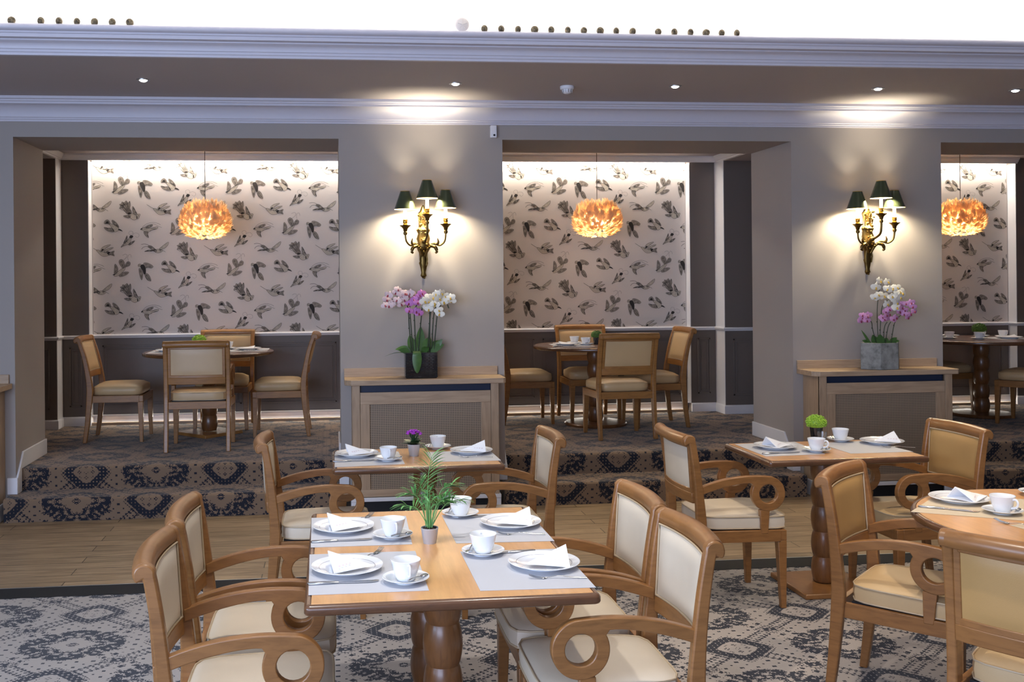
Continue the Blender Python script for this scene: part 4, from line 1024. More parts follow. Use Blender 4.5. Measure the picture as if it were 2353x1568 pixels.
# alcove tables
Za = R2 + ZTAB + .0016
def aset(x, y, side, wh):
    at(PL, x, y, Za, 0, 'white dinner plate ' + wh, 'plate', 'white dinner plates')
    at(NA if side < 0 else NAM, x, y, Za + .004, 0, 'white paper napkin on the plate ' + wh, 'napkin', 'folded paper napkins', (1, 1, .55))
aset(-1.50, 1.63, -1, 'at the left side of the left alcove table'); aset(-.78, 1.70, 1, 'at the right side of the left alcove table')
knife(-.69, 1.55, Za, 10, 'at the right side of the left alcove table')
cupset(-.975, 1.80, Za, 10, None, 'on the left alcove table, behind the chair back')
aset(2.245, 1.62, -1, 'at the left side of the middle alcove table'); aset(2.86, 1.62, 1, 'at the right side of the middle alcove table')
cupset(2.385, 1.83, Za, 190, None, 'farther back on the middle alcove table'); cupset(2.44, 1.60, Za, 20, -30, 'nearer on the middle alcove table')
knife(2.20, 1.45, Za, 0, 'at the left side of the middle alcove table'); fork(2.58, 1.5, Za, 60, 'beside the plant on the middle alcove table')
at(PL, 6.40, 2.0, Za, 0, 'white dinner plate at the back of the right alcove table', 'plate', 'white dinner plates')
aset(6.80, 1.58, 1, 'at the right side of the right alcove table')
for x, y, a, wh in ((6.21, 1.66, 190, 'leftmost on the right alcove table'), (6.42, 1.50, 10, 'left of the plant on the right alcove table'), (6.72, 1.90, 180, 'right of the plant on the right alcove table'), (6.86, 1.76, 0, 'rightmost on the right alcove table')):
    cupset(x, y, Za + (.0 if x < 6.8 else .0), a, None, wh)
for i, (x, y, s) in enumerate(((-1.5, 1.62, 'left side of the left alcove table'), (-.78, 1.70, 'right side of the left alcove table'), (2.3, 1.66, 'left side of the middle alcove table'), (2.82, 1.66, 'right side of the middle alcove table'), (6.80, 1.66, 'right side of the right alcove table'))):
    placemat([(x - .17, y - .22), (x + .19, y - .22), (x + .19, y + .2), (x - .17, y + .2)], R2 + ZTAB + .0004, 'grey paper placemat at the ' + s)

# ------------------------------------------------------------------ pots and plants
def tinpot(name, x, y, z, r, h, label, cat='plant', m='tin', group=None):
    t = empty(name, (x, y, z), 0, label, cat, group)
    MB().lathe([(.001, 0), (r * .72, 0), (r * .74, .004), (r * .97, h - .006), (r, h - .003), (r, h), (r * .95, h), (r * .93, h - .01), (.001, h - .012)], seg=40).build('pot', m, t, smooth=40)
    b = MB()
    for i in range(26):
        a, q = random.random() * 6.28, sqrt(random.random()) * r * .70; b.sphere((q * cos(a), q * sin(a), h - .005), .005 + random.random() * .004, 6, 4)
    b.build('soil', 'soil', t); return t
def leafmesh(b, p, d, up, L_, w_, bend, mi=0, k=6):
    """lanceolate leaf starting at p in direction d, arching down by bend"""
    d = Vector(d).normalized(); s_ = d.cross(Vector(up)).normalized(); u = s_.cross(d)
    rs = []
    for i in range(k + 1):
        t = i / k; q = Vector(p) + d * L_ * t - Vector((0, 0, 1)) * bend * t * t * L_ ; ww = w_ * (sin(pi * min(1, t * .92 + .08)) ** .8) if 0 < i < k else w_ * .12
        rs.append([tuple(q - s_ * ww), tuple(q - u * ww * .18), tuple(q + s_ * ww), tuple(q + u * .0006 - u * ww * .1)])
    b.rings(rs, mi=mi)
t = tinpot('potted_palm', .356, -4.165, ZTAB + .004, .033, .058, 'small green palm in a tin pot on the front table')
b = MB(); bs = MB(); R = random.Random(3)
fr = [(-.02, 0, .27, .03, 0, 1.2), (.0, 0, .20, .085, 20, 1), (-.01, .01, .165, -.06, 170, .9), (.01, -.01, .15, .06, 0, .8), (.0, -.01, .12, -.1, 190, .75), (.005, 0, .14, .05, 300, .8), (-.005, 0, .175, -.03, 120, .9), (.01, .01, .13, .11, 10, .8)]
for fx, fy, hh, lean, az, sc_ in fr:
    base = Vector((fx * .5, fy, .05)); tip = Vector((fx + lean * .55 * cos(0), fy + .02 * sin(rad(az)), .05 + hh * .72)); end = Vector((fx + lean, fy + .03 * sin(rad(az)), .05 + hh * (1 if lean < .05 and lean > -.05 else .8)))
    path = catmull([tuple(base), tuple((base + tip) / 2 + Vector((0, 0, .01))), tuple(tip), tuple(end)], 7)
    bs.tube(path, [.0022 - .0012 * i / len(path) for i in range(len(path))], 6)
    for i in range(len(path) // 2, len(path)):
        q = Vector(path[i]); t_ = (Vector(path[min(i + 1, len(path) - 1)]) - Vector(path[i - 1])).normalized(); fl = (i - len(path) / 2) / (len(path) / 2)
        for sgn in (-1, 1):
            side = Vector((sgn, .35 * sgn * sin(rad(az + 40)), .0)); dr = side * .9 + t_ * (.7 + .7 * fl) + Vector((0, R.uniform(-.4, .4), R.uniform(-.1, .15)))
            leafmesh(b, q, dr, (0, 0, 1), (.082 - .03 * abs(fl - .35)) * sc_, .0052 * sc_, .32 + .25 * abs(lean) * 8 * .3)
for i in range(16):
    a, q = R.random() * 6.28, R.random() * .018; h0 = R.uniform(.07, .15)
    bs.tube(catmull([(q * cos(a), q * sin(a), .048), (q * cos(a) * 1.4, q * sin(a) * 1.4, .05 + h0 * .6), (q * cos(a) * 1.8 + R.uniform(-.01, .01), q * sin(a) * 1.6, .05 + h0)], 4), .0012, 5)
    leafmesh(b, (q * cos(a) * 1.8, q * sin(a) * 1.6, .05 + h0), (R.uniform(-1, 1), R.uniform(-1, 1), 1.2), (0, 1, 0), .05, .0035, .5)
b.build('fronds', 'palm', t, smooth=50); bs.build('stems', 'palm', t, smooth=50)
t = tinpot('potted_kalanchoe', .454, -2.27, ZTAB, .036, .066, 'purple flowering plant in a tin pot on the middle table')
b = MB()
for i in range(12):
    a = i * 2.4; leafmesh(b, (0, 0, .062), (cos(a), sin(a), .35 + .35 * (i % 3)), (0, 0, 1), .074 + .012 * (i % 2), .024, .30)
b.build('leaves', 'leafdark', t, smooth=50)
b = MB(); s_ = MB()
for i in range(46):
    a, q = R.random() * 6.28, sqrt(R.random()) * .044; z = .130 + .014 * (1 - (q / .036) ** 2) + R.uniform(-.004, .004)
    for k in range(4):
        an = k * pi / 2 + i; b.sphere((q * cos(a) + .004 * cos(an), q * sin(a) + .004 * sin(an), z), .005, 6, 4, sc=(1, 1, .6))
    s_.tube([(0, 0, .07), (q * cos(a) * .8, q * sin(a) * .8, z)], .001, 4)
b.build('blossoms', 'purple', t, smooth=60); s_.build('stems', 'leafdark', t)
def ballplant(x, y, z, rp, hp, rb, m, pm, label, seed, cat='plant', squash=.8):
    t = empty('potted_moss_ball', (x, y, z), 0, label, cat, 'round topped table plants'); rr = random.Random(seed)
    MB().lathe([(.001, 0), (rp * .8, 0), (rp * .82, .004), (rp, hp), (rp * .94, hp), (rp * .9, hp - .02), (.001, hp - .02)], seg=36).build('pot', pm, t, smooth=40)
    b = MB(); b.sphere((0, 0, hp + rb * .42), rb * .86, 20, 12, sc=(1, 1, squash))
    for i in range(520):
        u = rr.uniform(-.5, 1); a = rr.random() * 6.28; rad_ = sqrt(max(0, 1 - u * u)); nrm = Vector((rad_ * cos(a), rad_ * sin(a), u))
        p = nrm * rb * rr.uniform(.84, 1.0); b.sphere((p.x, p.y, hp + rb * .42 + p.z * squash), rb * rr.uniform(.055, .095), 5, 4, sc=(1, 1, .8))
    b.build('foliage', m, t, smooth=60); return t
ballplant(2.903, -2.095, ZTAB + .004, .038, .075, .060, 'lime', 'blackglass', 'lime green round plant in a black glass pot on the right hand table', 1)
ballplant(-1.235, 1.72, R2 + ZTAB, .04, .07, .066, 'lime', 'blackglass', 'green round plant in the left alcove, showing above the chair back', 2)
ballplant(2.575, 1.70, R2 + ZTAB, .036, .07, .054, 'green', 'blackglass', 'green round plant in a dark pot on the middle alcove table', 3)
ballplant(6.545, 1.68, R2 + ZTAB, .046, .07, .070, 'green', 'blackglass', 'dark green round plant in a dark pot on the right alcove table', 4)
g = MB().lathe([(.02, 0), (.022, .002), (.027, .06), (.026, .06), (.0205, .004), (.0005, .004)], seg=28).build('water_glass', 'glass', smooth=40); g.location = (2.885, -2.20, ZTAB + .0042)
tag(g, 'small clear glass behind the cup on the lime plant table', 'glass')
# ------------------------------------------------------------------ radiator cabinets
def cabinet(x0, x1, label):
    """worktop x0..x1 against the main wall, cane-fronted door, white plinth"""
    t = empty('radiator_cabinet', ((x0 + x1) / 2, -.002, 0), 0, label, 'cabinet', 'oak radiator cabinets'); h = (x1 - x0) / 2
    yF, yT = -.275, -.305
    wt = [(-h, 0), (-h, yT + .05), (-h + .05, yT), (h - .02, yT), (h, yT + .02), (h, 0)]
    MB().rings([[(p[0], p[1], .973) for p in wt], [(p[0], p[1], 1.013) for p in wt]]).build('worktop', 'oak', t, bevel=.003)
    MB().box(-h, h - .02, -.022, 0, 1.013, 1.08).build('upstand', 'oak', t, bevel=.002)
    bx = h - .055
    for s in (-1, 1): MB().box(s * bx, s * (bx - .022), yF, 0, .125, .973).box(s * bx, s * (bx - .06), yF - .006, yF + .016, .125, .973).build('side_panel', 'oakv', t, bevel=.002)
    MB().box(-bx + .022, bx - .022, -.03, -.012, .125, .973).box(-bx + .06, bx - .06, -.26, -.012, .14, .15).build('back_panel', 'black', t)
    MB().box(-bx + .06, bx - .06, yF + .03, yF + .034, .90, .973).build('gap_strip', 'navy', t)  # dark strip set behind the gap below the worktop
    fw = .09; dx = bx - .062; zb, z1 = .128, .918
    d = MB().box(-dx, dx, yF - .004, yF + .016, z1 - fw, z1).build('door', 'oak', t, bevel=.002)
    MB().box(-dx, dx, yF - .004, yF + .016, zb, zb + fw * .62).build('door_rail', 'oak', d, bevel=.002)
    for s in (-1, 1): MB().box(s * dx, s * (dx - fw * .8), yF - .004, yF + .016, zb + fw * .62, z1 - fw).build('door_stile', 'oakv', d, bevel=.002)
    MB().box(-dx + fw * .8, dx - fw * .8, yF + .008, yF + .012, zb + fw * .62, z1 - fw).build('cane_grille', 'grille', d)
    b = MB()
    hb = bx + .012
    b.box(-hb, hb, yF - .02, yF, .095, .125); b.box(-hb, -hb + .09, yF - .014, yF, 0, .1); b.box(hb - .09, hb, yF - .014, yF, 0, .1)
    b.box(-hb, -hb + .014, yF, 0, 0, .125); b.box(hb - .014, hb, yF, 0, 0, .125)
    b.build('plinth', 'white', t, bevel=.004)
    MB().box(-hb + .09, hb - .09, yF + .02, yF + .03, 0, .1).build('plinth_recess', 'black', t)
    return t
cabinet(.095, 1.325, 'oak radiator cabinet with cane front on the middle pier, behind the purple flower table')
cabinet(3.79, 5.02, 'oak radiator cabinet with cane front on the right pier, under the concrete orchid pot')
cabinet(-3.63, -2.40, 'oak radiator cabinet end showing at the left edge of the photo')

# ------------------------------------------------------------------ wall sconces
def sconce_proto():
    t = empty('wall_sconce')
    # tapered gilt body on the wall
    body = MB(); sec = [(1.78, .006, .012), (1.80, .020, .03), (1.825, .014, .026), (1.87, .022, .03), (1.90, .030, .036), (1.915, .024, .034), (1.98, .028, .04), (2.0, .038, .05), (2.03, .048, .065), (2.06, .036, .06), (2.09, .044, .05), (2.13, .034, .04), (2.16, .046, .045), (2.18, .030, .03), (2.25, .030, .026), (2.29, .034, .03), (2.31, .020, .024), (2.34, .010, .02), (2.355, .004, .012)]
    body.rings([[(hw * 1.22 * cos(a), -.002 - dp * (.5 + .5 * -sin(a)) if sin(a) < 0 else -.002 - dp * .5 * (1 - sin(a)), z) for a in [2 * pi * i / 18 for i in range(18)]] for z, hw, dp in sec])
    R = random.Random(5)
    for i in range(34):                         # cast leaves, berries and swags
        z = R.uniform(1.98, 2.30); x = R.uniform(-.042, .042); body.sphere((x, -.045 - R.random() * .02, z), R.uniform(.005, .011), 7, 5, sc=(1, .8, R.uniform(.8, 1.6)))
    for k in range(7): body.sphere((R.uniform(-.012, .012), -.02, 1.785 + k * .012), .009, 7, 5)
    for s in (-1, 1):
        body.tube([(s * .022, -.036, 1.88), (s * .028, -.04, 1.93), (s * .02, -.04, 1.975)], .006, 8)
        body.tube([(s * .03, -.03, 2.28), (s * .034, -.04, 2.22), (s * .03, -.035, 2.18)], .005, 8)
    body.build('body', 'brass', t, smooth=45)
    def arm(x, y, zd, name='arm'):
        b = MB(); cx = 1 if x > 0 else -1
        if abs(x) > .05:
            pts = catmull([(cx * .008, -.05, 1.955), (cx * .035, -.075, 2.015), (cx * .075, -.095, 2.05), (x * .72, y + .02, 2.035), (x * .94, y + .004, 2.065), (x, y, zd - .075), (x, y, zd - .045)], 6)
            b.tube(pts, [.011 - .004 * min(1, i / 20) for i in range(len(pts))], 9)
            b.tube(catmull([(cx * .05, -.09, 2.035), (cx * .085, -.10, 2.022), (cx * .098, -.10, 1.99), (cx * .086, -.10, 1.975)], 5), [.009, .012, .014, .014, .014, .014, .014, .014, .013, .013, .012, .011, .01, .009, .008, .007], 8)
            b.tube(catmull([(x * .6, y + .03, 2.04), (x * .66, y + .02, 2.062), (x * .62, y + .02, 2.09)], 4), [.009, .011, .011, .009, .008, .007, .005, .004, .003], 7)
            for k in range(4): b.sphere((cx * (.03 + .013 * k), -.08 - .004 * k, 2.012 + .012 * k), .012, 8, 6, sc=(1.2, .8, .8))
        else:
            pts = catmull([(x * .3, -.06, 2.06), (x * .7, y + .06, 2.085), (x, y + .01, 2.12), (x, y, zd - .06), (x, y, zd - .04)], 6); b.tube(pts, .0095, 9)
            b.sphere((0, -.09, 2.07), .022, 12, 8)
        b.lathe([(.012, zd - .075), (.017, zd - .06), (.012, zd - .048), (.016, zd - .04), (.018, zd - .028), (.032, zd - .012), (.044, zd - .004), (.045, zd), (.02, zd + .001), (.001, zd)], (x, y, 0), 28)
        a = b.build(name, 'brass', t, smooth=45)
        MB().lathe([(.014, 0), (.02, .006), (.014, .012), (.019, .022), (.017, .034), (.022, .042), (.013, .046)], (x, y, zd), 20).build('candle_holder', 'gold', t, smooth=40)
        MB().lathe([(.0125, .044), (.0125, .125), (.006, .130)], (x, y, zd), 16).build('candle_sleeve', 'candle', t, smooth=40)
        z0 = zd + .122; r0, r1, h = .085, .036, .142
        sh = MB().lathe([(r0, 0), (r1, h)], (x, y, z0), 40, cap=False).build('shade', 'shade', t, smooth=60)
        MB().lathe([(r1 - .0016, h), (r0 - .0016, 0)], (x, y, z0), 40, cap=False).build('lining', 'shadein', sh, smooth=60)
        MB().lathe([(r0 + .0008, 0), (r0 + .0014, .002), (r0 - .001, .004), (r0 - .003, .002), (r0 - .002, 0)], (x, y, z0), 40, cap=False).lathe([(r1 + .001, h - .004), (r1 + .002, h), (r1 - .003, h + .001), (r1 - .002, h - .003)], (x, y, z0), 40, cap=False).build('trim_ring', 'gold', sh, smooth=60)
        return (x, y, zd + .165)
    ps = [arm(-.15, -.14, 2.19), arm(.165, -.14, 2.20), arm(.015, -.205, 2.27)]
    return t, ps
SN, PS = sconce_proto()
for x, wh in ((.725, 'middle pier above the black orchid pot'), (4.405, 'right pier above the concrete orchid pot')):
    at(SN, x, 0, 0, 0, 'gilt three-candle wall lamp on the ' + wh, 'wall lamp', 'gilt wall lamps')
    for p in PS: point('sconce_bulb', (x + p[0], p[1], p[2] + .01), 24, (1, .88, .64), .03)

# ------------------------------------------------------------------ feather pendants
def pendant_proto():
    t = empty('feather_pendant'); R = random.Random(11); b = MB()
    A, B_ = .232, .165
    for i in range(2100):
        v = R.uniform(-1, .93); th = R.random() * 2 * pi; c = sqrt(max(0, 1 - abs(v) ** 2.4))
        nrm = Vector((c * cos(th), c * sin(th), v * 1.2)).normalized(); p = Vector((A * (c ** .8) * cos(th), A * (c ** .8) * sin(th), B_ * v))
        up = Vector((0, 0, 1)) - nrm * nrm.z; up = up.normalized() if up.length > .05 else Vector((1, 0, 0)); sd = nrm.cross(up)
        tl = R.uniform(-.6, .6); dr = (up * cos(tl) + sd * sin(tl)); s2 = dr.cross(nrm); ln = R.uniform(.035, .06); wd = R.uniform(.010, .017)
        lift = R.uniform(.15, .55) if v < .55 else R.uniform(.5, 1.1)
        q = p * R.uniform(.93, .985)
        pts = []
        for k, (s_, w_) in enumerate(((0, .2), (.35, 1), (.7, .9), (1, .15))):
            cc = q + dr * ln * s_ + nrm * (ln * lift * s_ * s_); pts += [tuple(cc - s2 * wd * w_ + nrm * .0), tuple(cc + s2 * wd * w_)]
            pts.insert(-1, tuple(cc + nrm * wd * .35 * w_))
        b.add(pts, [(0, 1, 4, 3), (1, 2, 5, 4), (3, 4, 7, 6), (4, 5, 8, 7), (6, 7, 10, 9), (7, 8, 11, 10)])
    o = b.build('feathers', 'feather', t, smooth=80); o['kind'] = 'stuff'
    MB().lathe([(.02, .0), (.14, .05), (.19, .09), (.12, .135), (.03, .15)], (0, 0, -.06), 32, cap=False).build('paper_core', 'feather', t, smooth=60)
    MB().lathe([(.018, .02), (.02, .09), (.012, .10)], (0, 0, 0), 20).build('lamp_holder', 'chrome', t, smooth=40)
    MB().tube([(0, 0, .1), (0, 0, .70)], .0032, 8).build('cord', 'cordm', t)
    MB().lathe([(.03, .695), (.03, .708), (.01, .68)], seg=24).build('ceiling_rose', 'chrome', t, smooth=40)
    return t
PN = pendant_proto()
for x, wh in ((-1.172, 'left'), (2.604, 'middle'), (6.40, 'right')):
    at(PN, x, 1.75, 2.345, x * 40, 'round cream feather pendant lamp hanging in the %s alcove' % wh, 'pendant lamp', 'feather pendant lamps')
    point('pendant_bulb', (x, 1.75, 2.33), 17, (1, .90, .74), .09)

# ------------------------------------------------------------------ orchids
def flower_proto(name, pm, lip):
    t = empty(name); b = MB()
    for k, (a, L_, w_) in enumerate(((90, .030, .012), (210, .028, .012), (330, .028, .012))):
        pts = []; ca, sa_ = cos(rad(a)), sin(rad(a))
        for i in range(6):
            s_ = i / 5; r_ = L_ * s_; ww = w_ * sin(pi * min(1, .12 + .86 * s_)) ** .7; pts += [(ca * r_ - sa_ * ww, .002 + .004 * s_ * s_, sa_ * r_ + ca * ww), (ca * r_, -.001, sa_ * r_), (ca * r_ + sa_ * ww, .002 + .004 * s_ * s_, sa_ * r_ - ca * ww)]
        b.add(pts, [(3 * i + j, 3 * i + j + 1, 3 * i + j + 4, 3 * i + j + 3) for i in range(5) for j in range(2)])
    for s in (-1, 1):
        ctr = (s * .017, -.003, .004); n = 16; ring = [(ctr[0] + .0185 * cos(2 * pi * i / n), -.004 + .004 * cos(2 * pi * i / n) * s, ctr[2] + .0165 * sin(2 * pi * i / n)) for i in range(n)]
        b.add([(ctr[0], -.008, ctr[2])] + ring, [(0, 1 + i, 1 + (i + 1) % n) for i in range(n)])
    b.build('petals', pm, t, smooth=60)
    MB().sphere((0, -.010, -.003), .006, 8, 6, sc=(.9, 1.1, 1)).sphere((0, -.014, -.011), .005, 8, 6, sc=(1.3, .8, 1)).build('lip', lip, t, smooth=60)
    return t
F1 = flower_proto('orchid_flower', 'petalm', 'lipr'); F2 = flower_proto('orchid_flower', 'petalp', 'lipr')
F3 = flower_proto('orchid_flower', 'petalw', 'lipy'); F4 = flower_proto('orchid_flower', 'petals2', 'lipr')
FU = {}
def flower(src, parent, x, y, z, rz, tilt, s=1.):
    first = not FU.get(src.name_full); o = src if first else copy_tree(src); FU[src.name_full] = True
    o.parent = parent; o.location = (x, y, z); o.rotation_euler = (rad(tilt), rad(random.uniform(-25, 25)), rad(rz)); o.scale = (s, s, s); return o
# middle pier: black ribbed planter, ten stems
t = empty('potted_orchids', (.684, -.15, 1.013), 0, 'pink and white orchids in a black ribbed ceramic planter on the middle cabinet', 'potted plant')
b = MB(); hx, hy, H = .12, .075, .197
b.rings([[(p[0] * hx * k, p[1] * hy * k, z) for p in ((-1, -1), (1, -1), (1, 1), (-1, 1))] for k, z in ((.97, 0), (1, .01), (1, H), (.93, H), (.93, H - .03))])
pot = b.build('planter', 'blackglass', t, bevel=.003)
b = MB()
for r_ in range(16):
    z = .008 + r_ * .0118; nx = 8; off = (r_ % 2) * .5
    for k in range(-1, nx):
        xa = -hx + (k + off) * 2 * hx / nx; xb = xa + 2 * hx / nx - .002; xa, xb = max(xa, -hx), min(xb, hx)
        if xb - xa > .004: b.box(xa, xb, -hy - .004, -hy + .001, z, z + .0092)
    for k in range(-1, 5):
        ya = -hy + (k + off) * 2 * hy / 5; yb = ya + 2 * hy / 5 - .002; ya, yb = max(ya, -hy), min(yb, hy)
        if yb - ya > .004: b.box(-hx - .004, -hx + .001, ya, yb, z, z + .0092); b.box(hx - .001, hx + .004, ya, yb, z, z + .0092)
b.build('ribs', 'blackglass', pot, bevel=.0015, seg=2)
MB().box(-.108, .108, -.066, .066, H - .03, H - .018).build('soil', 'soil', t)
LV = [(-.06, -.03, 178, .24, .026, .45, .45), (-.08, .0, 150, .20, .034, .6, 1.2), (-.05, .02, 110, .19, .034, .2, 2.2), (.0, .02, 85, .24, .036, .1, 2.6), (.03, .0, 60, .19, .036, .25, 2.0), (.06, .01, 30, .19, .032, .3, 1.5), (.08, -.01, 15, .18, .028, .4, 1.4), (.02, -.02, 290, .14, .028, .5, 1.6), (-.03, .0, 130, .17, .03, .2, 1.8), (-.09, -.02, 200, .14, .026, .5, 1.3), (.09, .0, 5, .17, .026, .2, 1.9)]
for x, y, a, L_, w_, bd, up in LV:
    b = MB(); leafmesh(b, (x, y, H - .02), (cos(rad(a)), sin(rad(a)) * .5, up), (0, 0, 1) if up < 1 else (0, -1, .2), L_, w_, bd, k=9); b.build('leaf', 'leaf', t, smooth=60)
b = MB()
rs = []
for i in range(11):                               # long leaf folded down over the rim
    s_ = i / 10; ww = .036 * (sin(pi * (.16 + .80 * s_)) ** .7) * (1 if s_ < .95 else .6); y = -.055 - .032 * min(1, s_ * 5); z = H + .012 - max(0, s_ - .12) * .19
    x = -.035; rs.append([(x - ww, y + .003, z), (x, y - .003, z), (x + ww, y + .003, z), (x, y - .001, z - .0005)])
b.rings(rs); b.build('leaf', 'leaf', t, smooth=60)
def stem(parent, pts, r=.0044, buds=3):
    p = catmull([(a_[0], a_[1], a_[2] if (parent.location.x > 2 or a_[2] < .2) else .16 + (a_[2] - .16) * 1.38) for a_ in pts], 8); b = MB().tube(p, r, 7)
    for k in range(buds): q = p[int(len(p) * (.2 + .18 * k))]; b.sphere((q[0] - .004, q[1], q[2]), .0045, 6, 5)
    b.build('stem', 'stem', parent, smooth=60)
ST = [[(-.07, 0, .16), (-.085, .0, .32), (-.095, -.01, .43), (-.12, -.02, .475), (-.20, -.03, .49), (-.26, -.03, .45)], [(-.055, 0, .16), (-.075, 0, .36), (-.08, -.01, .45), (-.045, -.02, .48)],
      [(-.035, 0, .16), (-.045, -.01, .35), (-.045, -.01, .42), (-.02, -.02, .46)], [(-.02, 0, .16), (.0, -.01, .33), (.015, -.01, .44), (.02, -.02, .48)],
      [(.05, 0, .16), (.07, 0, .33), (.075, 0, .42), (.08, -.02, .46)], [(.07, 0, .16), (.075, 0, .36), (.09, 0, .43), (.12, -.02, .475)],
      [(.085, 0, .16), (.10, 0, .36), (.115, 0, .42), (.13, -.02, .47)], [(.10, 0, .16), (.13, 0, .38), (.145, 0, .43), (.19, -.02, .47), (.22, -.03, .43)]]
for s_ in ST: stem(t, s_)
o0 = (.684, 1.013)
def fl(src, lst, parent, cx, cz, s=1.):
    for X_, Z_ in lst: flower(src, parent, X_ - cx, -.035 + random.uniform(-.035, .02), Z_ - cz, random.uniform(-35, 35), random.uniform(-18, 12), s * random.uniform(.95, 1.12))
def px1(l): return [(.684 + (x - 966) * .003376, 1.013 + (870 - y) * .003376) for x, y in l]
def c4(l): return px1([(860 + x / 6.27, 640 + y / 6.27) for x, y in l])
fl(F1, c4([(210, 255), (315, 225), (340, 180), (180, 320), (155, 400), (215, 405), (275, 345), (330, 330), (390, 385), (400, 265), (435, 235), (430, 320), (500, 260), (550, 240), (520, 225), (590, 290), (470, 240), (250, 390)]), t, .684, 1.013)
fl(F2, c4([(680, 235), (655, 265), (610, 370), (500, 375), (495, 480), (600, 490), (640, 520), (620, 330), (720, 265), (570, 320)]), t, .684, 1.013)
fl(F3, c4([(715, 345), (790, 300), (830, 300), (750, 420), (780, 460), (880, 400), (920, 310), (890, 245), (960, 235), (1020, 280), (1060, 330), (1120, 340), (1000, 360), (920, 480), (935, 530), (860, 380), (1100, 300), (760, 350)]), t, .684, 1.013, 1.12)
# right pier: hexagonal concrete pot
t = empty('potted_orchids', (4.42, -.165, 1.013), 0, 'white and speckled pink orchids in a grey concrete pot on the right cabinet', 'potted plant')
b = MB(); r_ = .165; H = .215
hexp = [(r_ * cos(rad(a)), r_ * .72 * sin(rad(a))) for a in (0, 60, 120, 180, 250, 310)]
b.rings([[(p[0] * k, p[1] * k, z) for p in hexp] for k, z in ((.97, 0), (1, .006), (.99, H), (.9, H), (.9, H - .03))]); b.build('concrete_pot', 'concrete', t, bevel=.004)
MB().rings([[(p[0] * .9, p[1] * .9, z) for p in hexp] for z in (H - .035, H - .022)]).build('soil', 'soil', t)
for x, y, a, L_, w_, bd, up in ((-.03, 0, 120, .10, .03, .1, 1.8), (.0, -.01, 90, .10, .035, .1, 2), (.04, 0, 60, .08, .03, .2, 1.6), (.08, 0, 30, .12, .022, .3, 1.2), (.1, 0, 10, .12, .02, .5, 1.3), (-.07, 0, 140, .15, .011, .0, 1.2), (-.06, .01, 160, .11, .018, .3, .9)):
    b = MB(); leafmesh(b, (x, y, H - .025), (cos(rad(a)), .1, up), (0, -1, .2), L_, w_, bd, k=8); b.build('leaf', 'leaf', t, smooth=60)
for s_ in ([(-.02, 0, .18), (-.06, 0, .32), (-.075, -.01, .38), (-.12, -.02, .42)], [(-.01, 0, .18), (-.02, 0, .45), (.0, 0, .64), (.02, -.01, .70), (.06, -.02, .70)], [(.0, 0, .18), (.01, 0, .40), (.03, 0, .52), (.08, -.01, .56)], [(.03, 0, .18), (.04, 0, .33), (.06, -.01, .38)], [(.045, 0, .18), (.07, 0, .33), (.09, -.01, .38)], [(.09, 0, .18), (.12, 0, .34), (.14, -.01, .40), (.19, -.02, .45)]): stem(t, s_, .003, 2)
def c5(l): return [(4.42 + (1900 + x / 3.41 - 2020) * .003376, 1.013 + (400 + 1530 / 3.41 - (400 + y / 3.41)) * .003376) for x, y in l]
fl(F3, c5([(387, 812), (370, 862), (372, 925), (352, 945), (466, 820), (455, 878), (435, 935), (500, 872), (525, 868), (495, 940), (520, 965), (568, 900), (585, 915), (565, 945), (530, 990), (460, 1000), (520, 1030)]), t, 4.42, 1.013, 1.15)
fl(F4, c5([(235, 1110), (228, 1135), (262, 1100), (292, 1088), (270, 1130), (245, 1090), (415, 1125), (440, 1060), (465, 1045), (480, 1085), (455, 1115), (490, 1125), (510, 1110), (430, 1090), (405, 1108), (545, 1065), (560, 1030), (595, 1050), (610, 1000), (640, 1085), (660, 1020), (630, 1110), (665, 1060), (590, 1080), (650, 990), (570, 1000)]), t, 4.42, 1.013, .92)

# ------------------------------------------------------------------ ceiling fittings
def downlight_proto():
    t = empty('ceiling_downlight')
    MB().lathe([(.028, -.004), (.042, -.006), (.046, -.004), (.047, 0), (.028, 0)], seg=36).build('trim_ring', 'nickel', t, smooth=40)
    MB().lathe([(.001, -.016), (.016, -.014), (.027, -.007), (.0275, .0)], seg=28).build('lamp', 'lampglass', t, smooth=40); return t
DL = downlight_proto()
for x, wh in ((-1.275, 'leftmost of the row'), (.896, 'above the left gilt wall lamp'), (2.511, 'just right of the smoke detector'), (4.073, 'above the right gilt wall lamp'), (5.17, 'at the right edge of the photo')):
    at(DL, x, -.78, ZT, 0, 'small round recessed spotlight in the low ceiling, ' + wh, 'ceiling light', 'recessed spotlights')
o = MB().lathe([(.001, -.004), (.062, -.004), (.075, -.006), (.082, -.004), (.082, 0), (.001, 0)], seg=40).build('ceiling_lamp_disc', 'lampglass', smooth=40)
o.location = (2.90, -1.60, 3.58); tag(o, 'white round lamp in the high ceiling, cut by the top of the photo', 'ceiling light'); o.name = 'ceiling_lamp'
t = empty('smoke_detector', (1.72, -.723, ZT), 0, 'white round smoke detector on the low ceiling', 'smoke detector')
MB().lathe([(.001, 0), (.05, 0), (.052, -.004), (.05, -.02), (.046, -.024), (.001, -.024)], seg=36).build('base', 'chrome', t, smooth=40)
MB().lathe([(.038, -.024), (.036, -.038), (.028, -.05), (.014, -.056), (.001, -.056)], seg=36).build('dome', 'chrome', t, smooth=40)
b = MB()
for k in range(12): a = k * pi / 6; b.box(-.0015, .0015, -.040, -.036, -.048, -.026); n_ = 8; vs = b.v[-8:]; b.v[-8:] = [(v[0] * cos(a) - v[1] * sin(a), v[0] * sin(a) + v[1] * cos(a), v[2]) for v in vs]
b.build('grille', 'nickel', t)
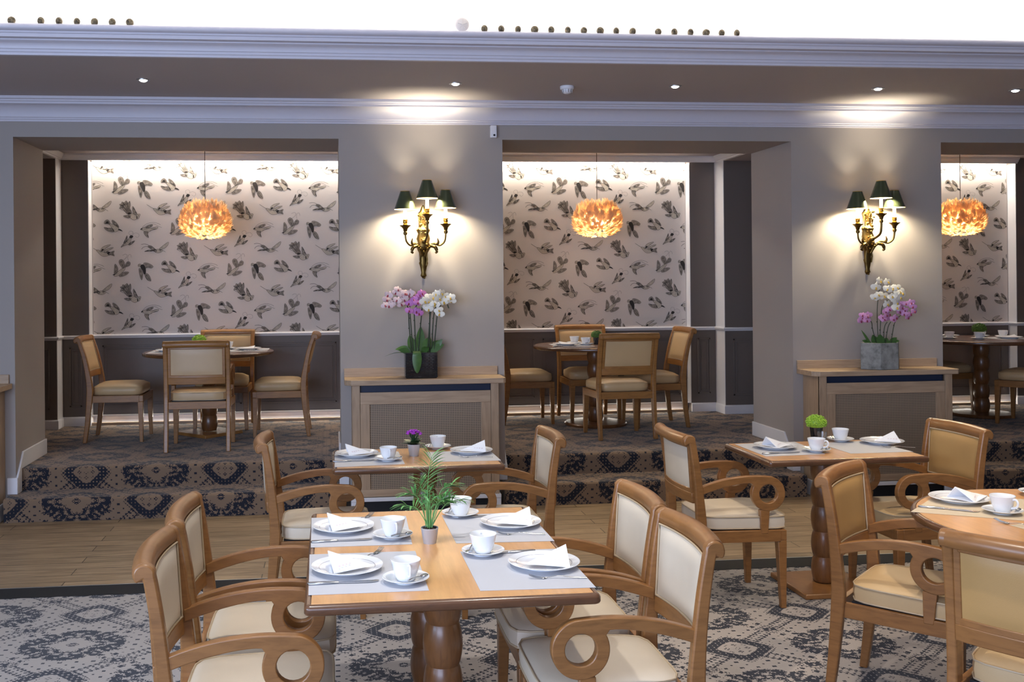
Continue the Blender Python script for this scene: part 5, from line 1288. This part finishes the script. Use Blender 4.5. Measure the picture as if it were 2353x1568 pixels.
t = empty('motion_sensor', (1.29, 0, 2.935), 0, 'white wall-mounted sensor box under the cornice beside the middle opening', 'sensor')
MB().box(-.025, .025, -.045, 0, -.048, .05).build('housing', 'chrome', t, bevel=.006); MB().lathe([(.001, -.002), (.008, -.002), (.0085, 0)], (.004, -.045, -.028), 20, axis='y').build('lens', 'lens', t)

# ------------------------------------------------------------------ pebbles and shell on the cornice
def pebble(i):
    R = random.Random(i); b = MB(); b.sphere((0, 0, .015), .024, 14, 10, sc=(R.uniform(.85, 1.05), .8, R.uniform(.85, 1.05))); b.box(0, .0001, 0, .0001, .0, .0001)
    return b.build('pebble', 'stone', smooth=60)
PB = [pebble(i) for i in range(4)]
zl = ZLIP
for i, x in enumerate([-1.89, -1.72, -1.614, -1.51, -1.407, -1.303, -1.199]):
    at(PB[i % 4], x, -1.63, zl - .001, i * 37, '%s brown mottled pebble of the left row on the cornice ledge' % ('first', 'second', 'third', 'fourth', 'fifth', 'sixth', 'seventh')[i], 'pebble', 'left row of pebbles on the cornice')
for i, px_ in enumerate([1114, 1152, 1190, 1228, 1266, 1304, 1341, 1379, 1416, 1454, 1514, 1552, 1590, 1627, 1664, 1700]):
    at(PB[(i * 3 + 1) % 4], .975 + (px_ - 1114) * .002815, -1.63, zl - .001, i * 53, 'mottled pebble on the cornice ledge, %s to the right of the pale disc' % ('first', 'second', 'third', 'fourth', 'fifth', 'sixth', 'seventh', 'eighth', 'ninth', 'tenth', 'eleventh', 'twelfth', 'thirteenth', 'fourteenth', 'fifteenth', 'sixteenth')[i], 'pebble', 'right row of pebbles on the cornice')
b = MB().lathe([(.001, -.010), (.035, -.009), (.045, 0), (.035, .009), (.001, .010)], (0, 0, .042), 30, axis='y')
for k in range(5): a = k * 2 * pi / 5 + pi / 2; b.tube([(0, -.011, .042), (.03 * cos(a), -.0105, .042 + .03 * sin(a))], .0022, 6)
o = b.build('sea_urchin_shell', 'shell', smooth=50); o.location = (.835, -1.62, zl - .001); tag(o, 'pale round shell disc standing on the cornice ledge', 'shell')
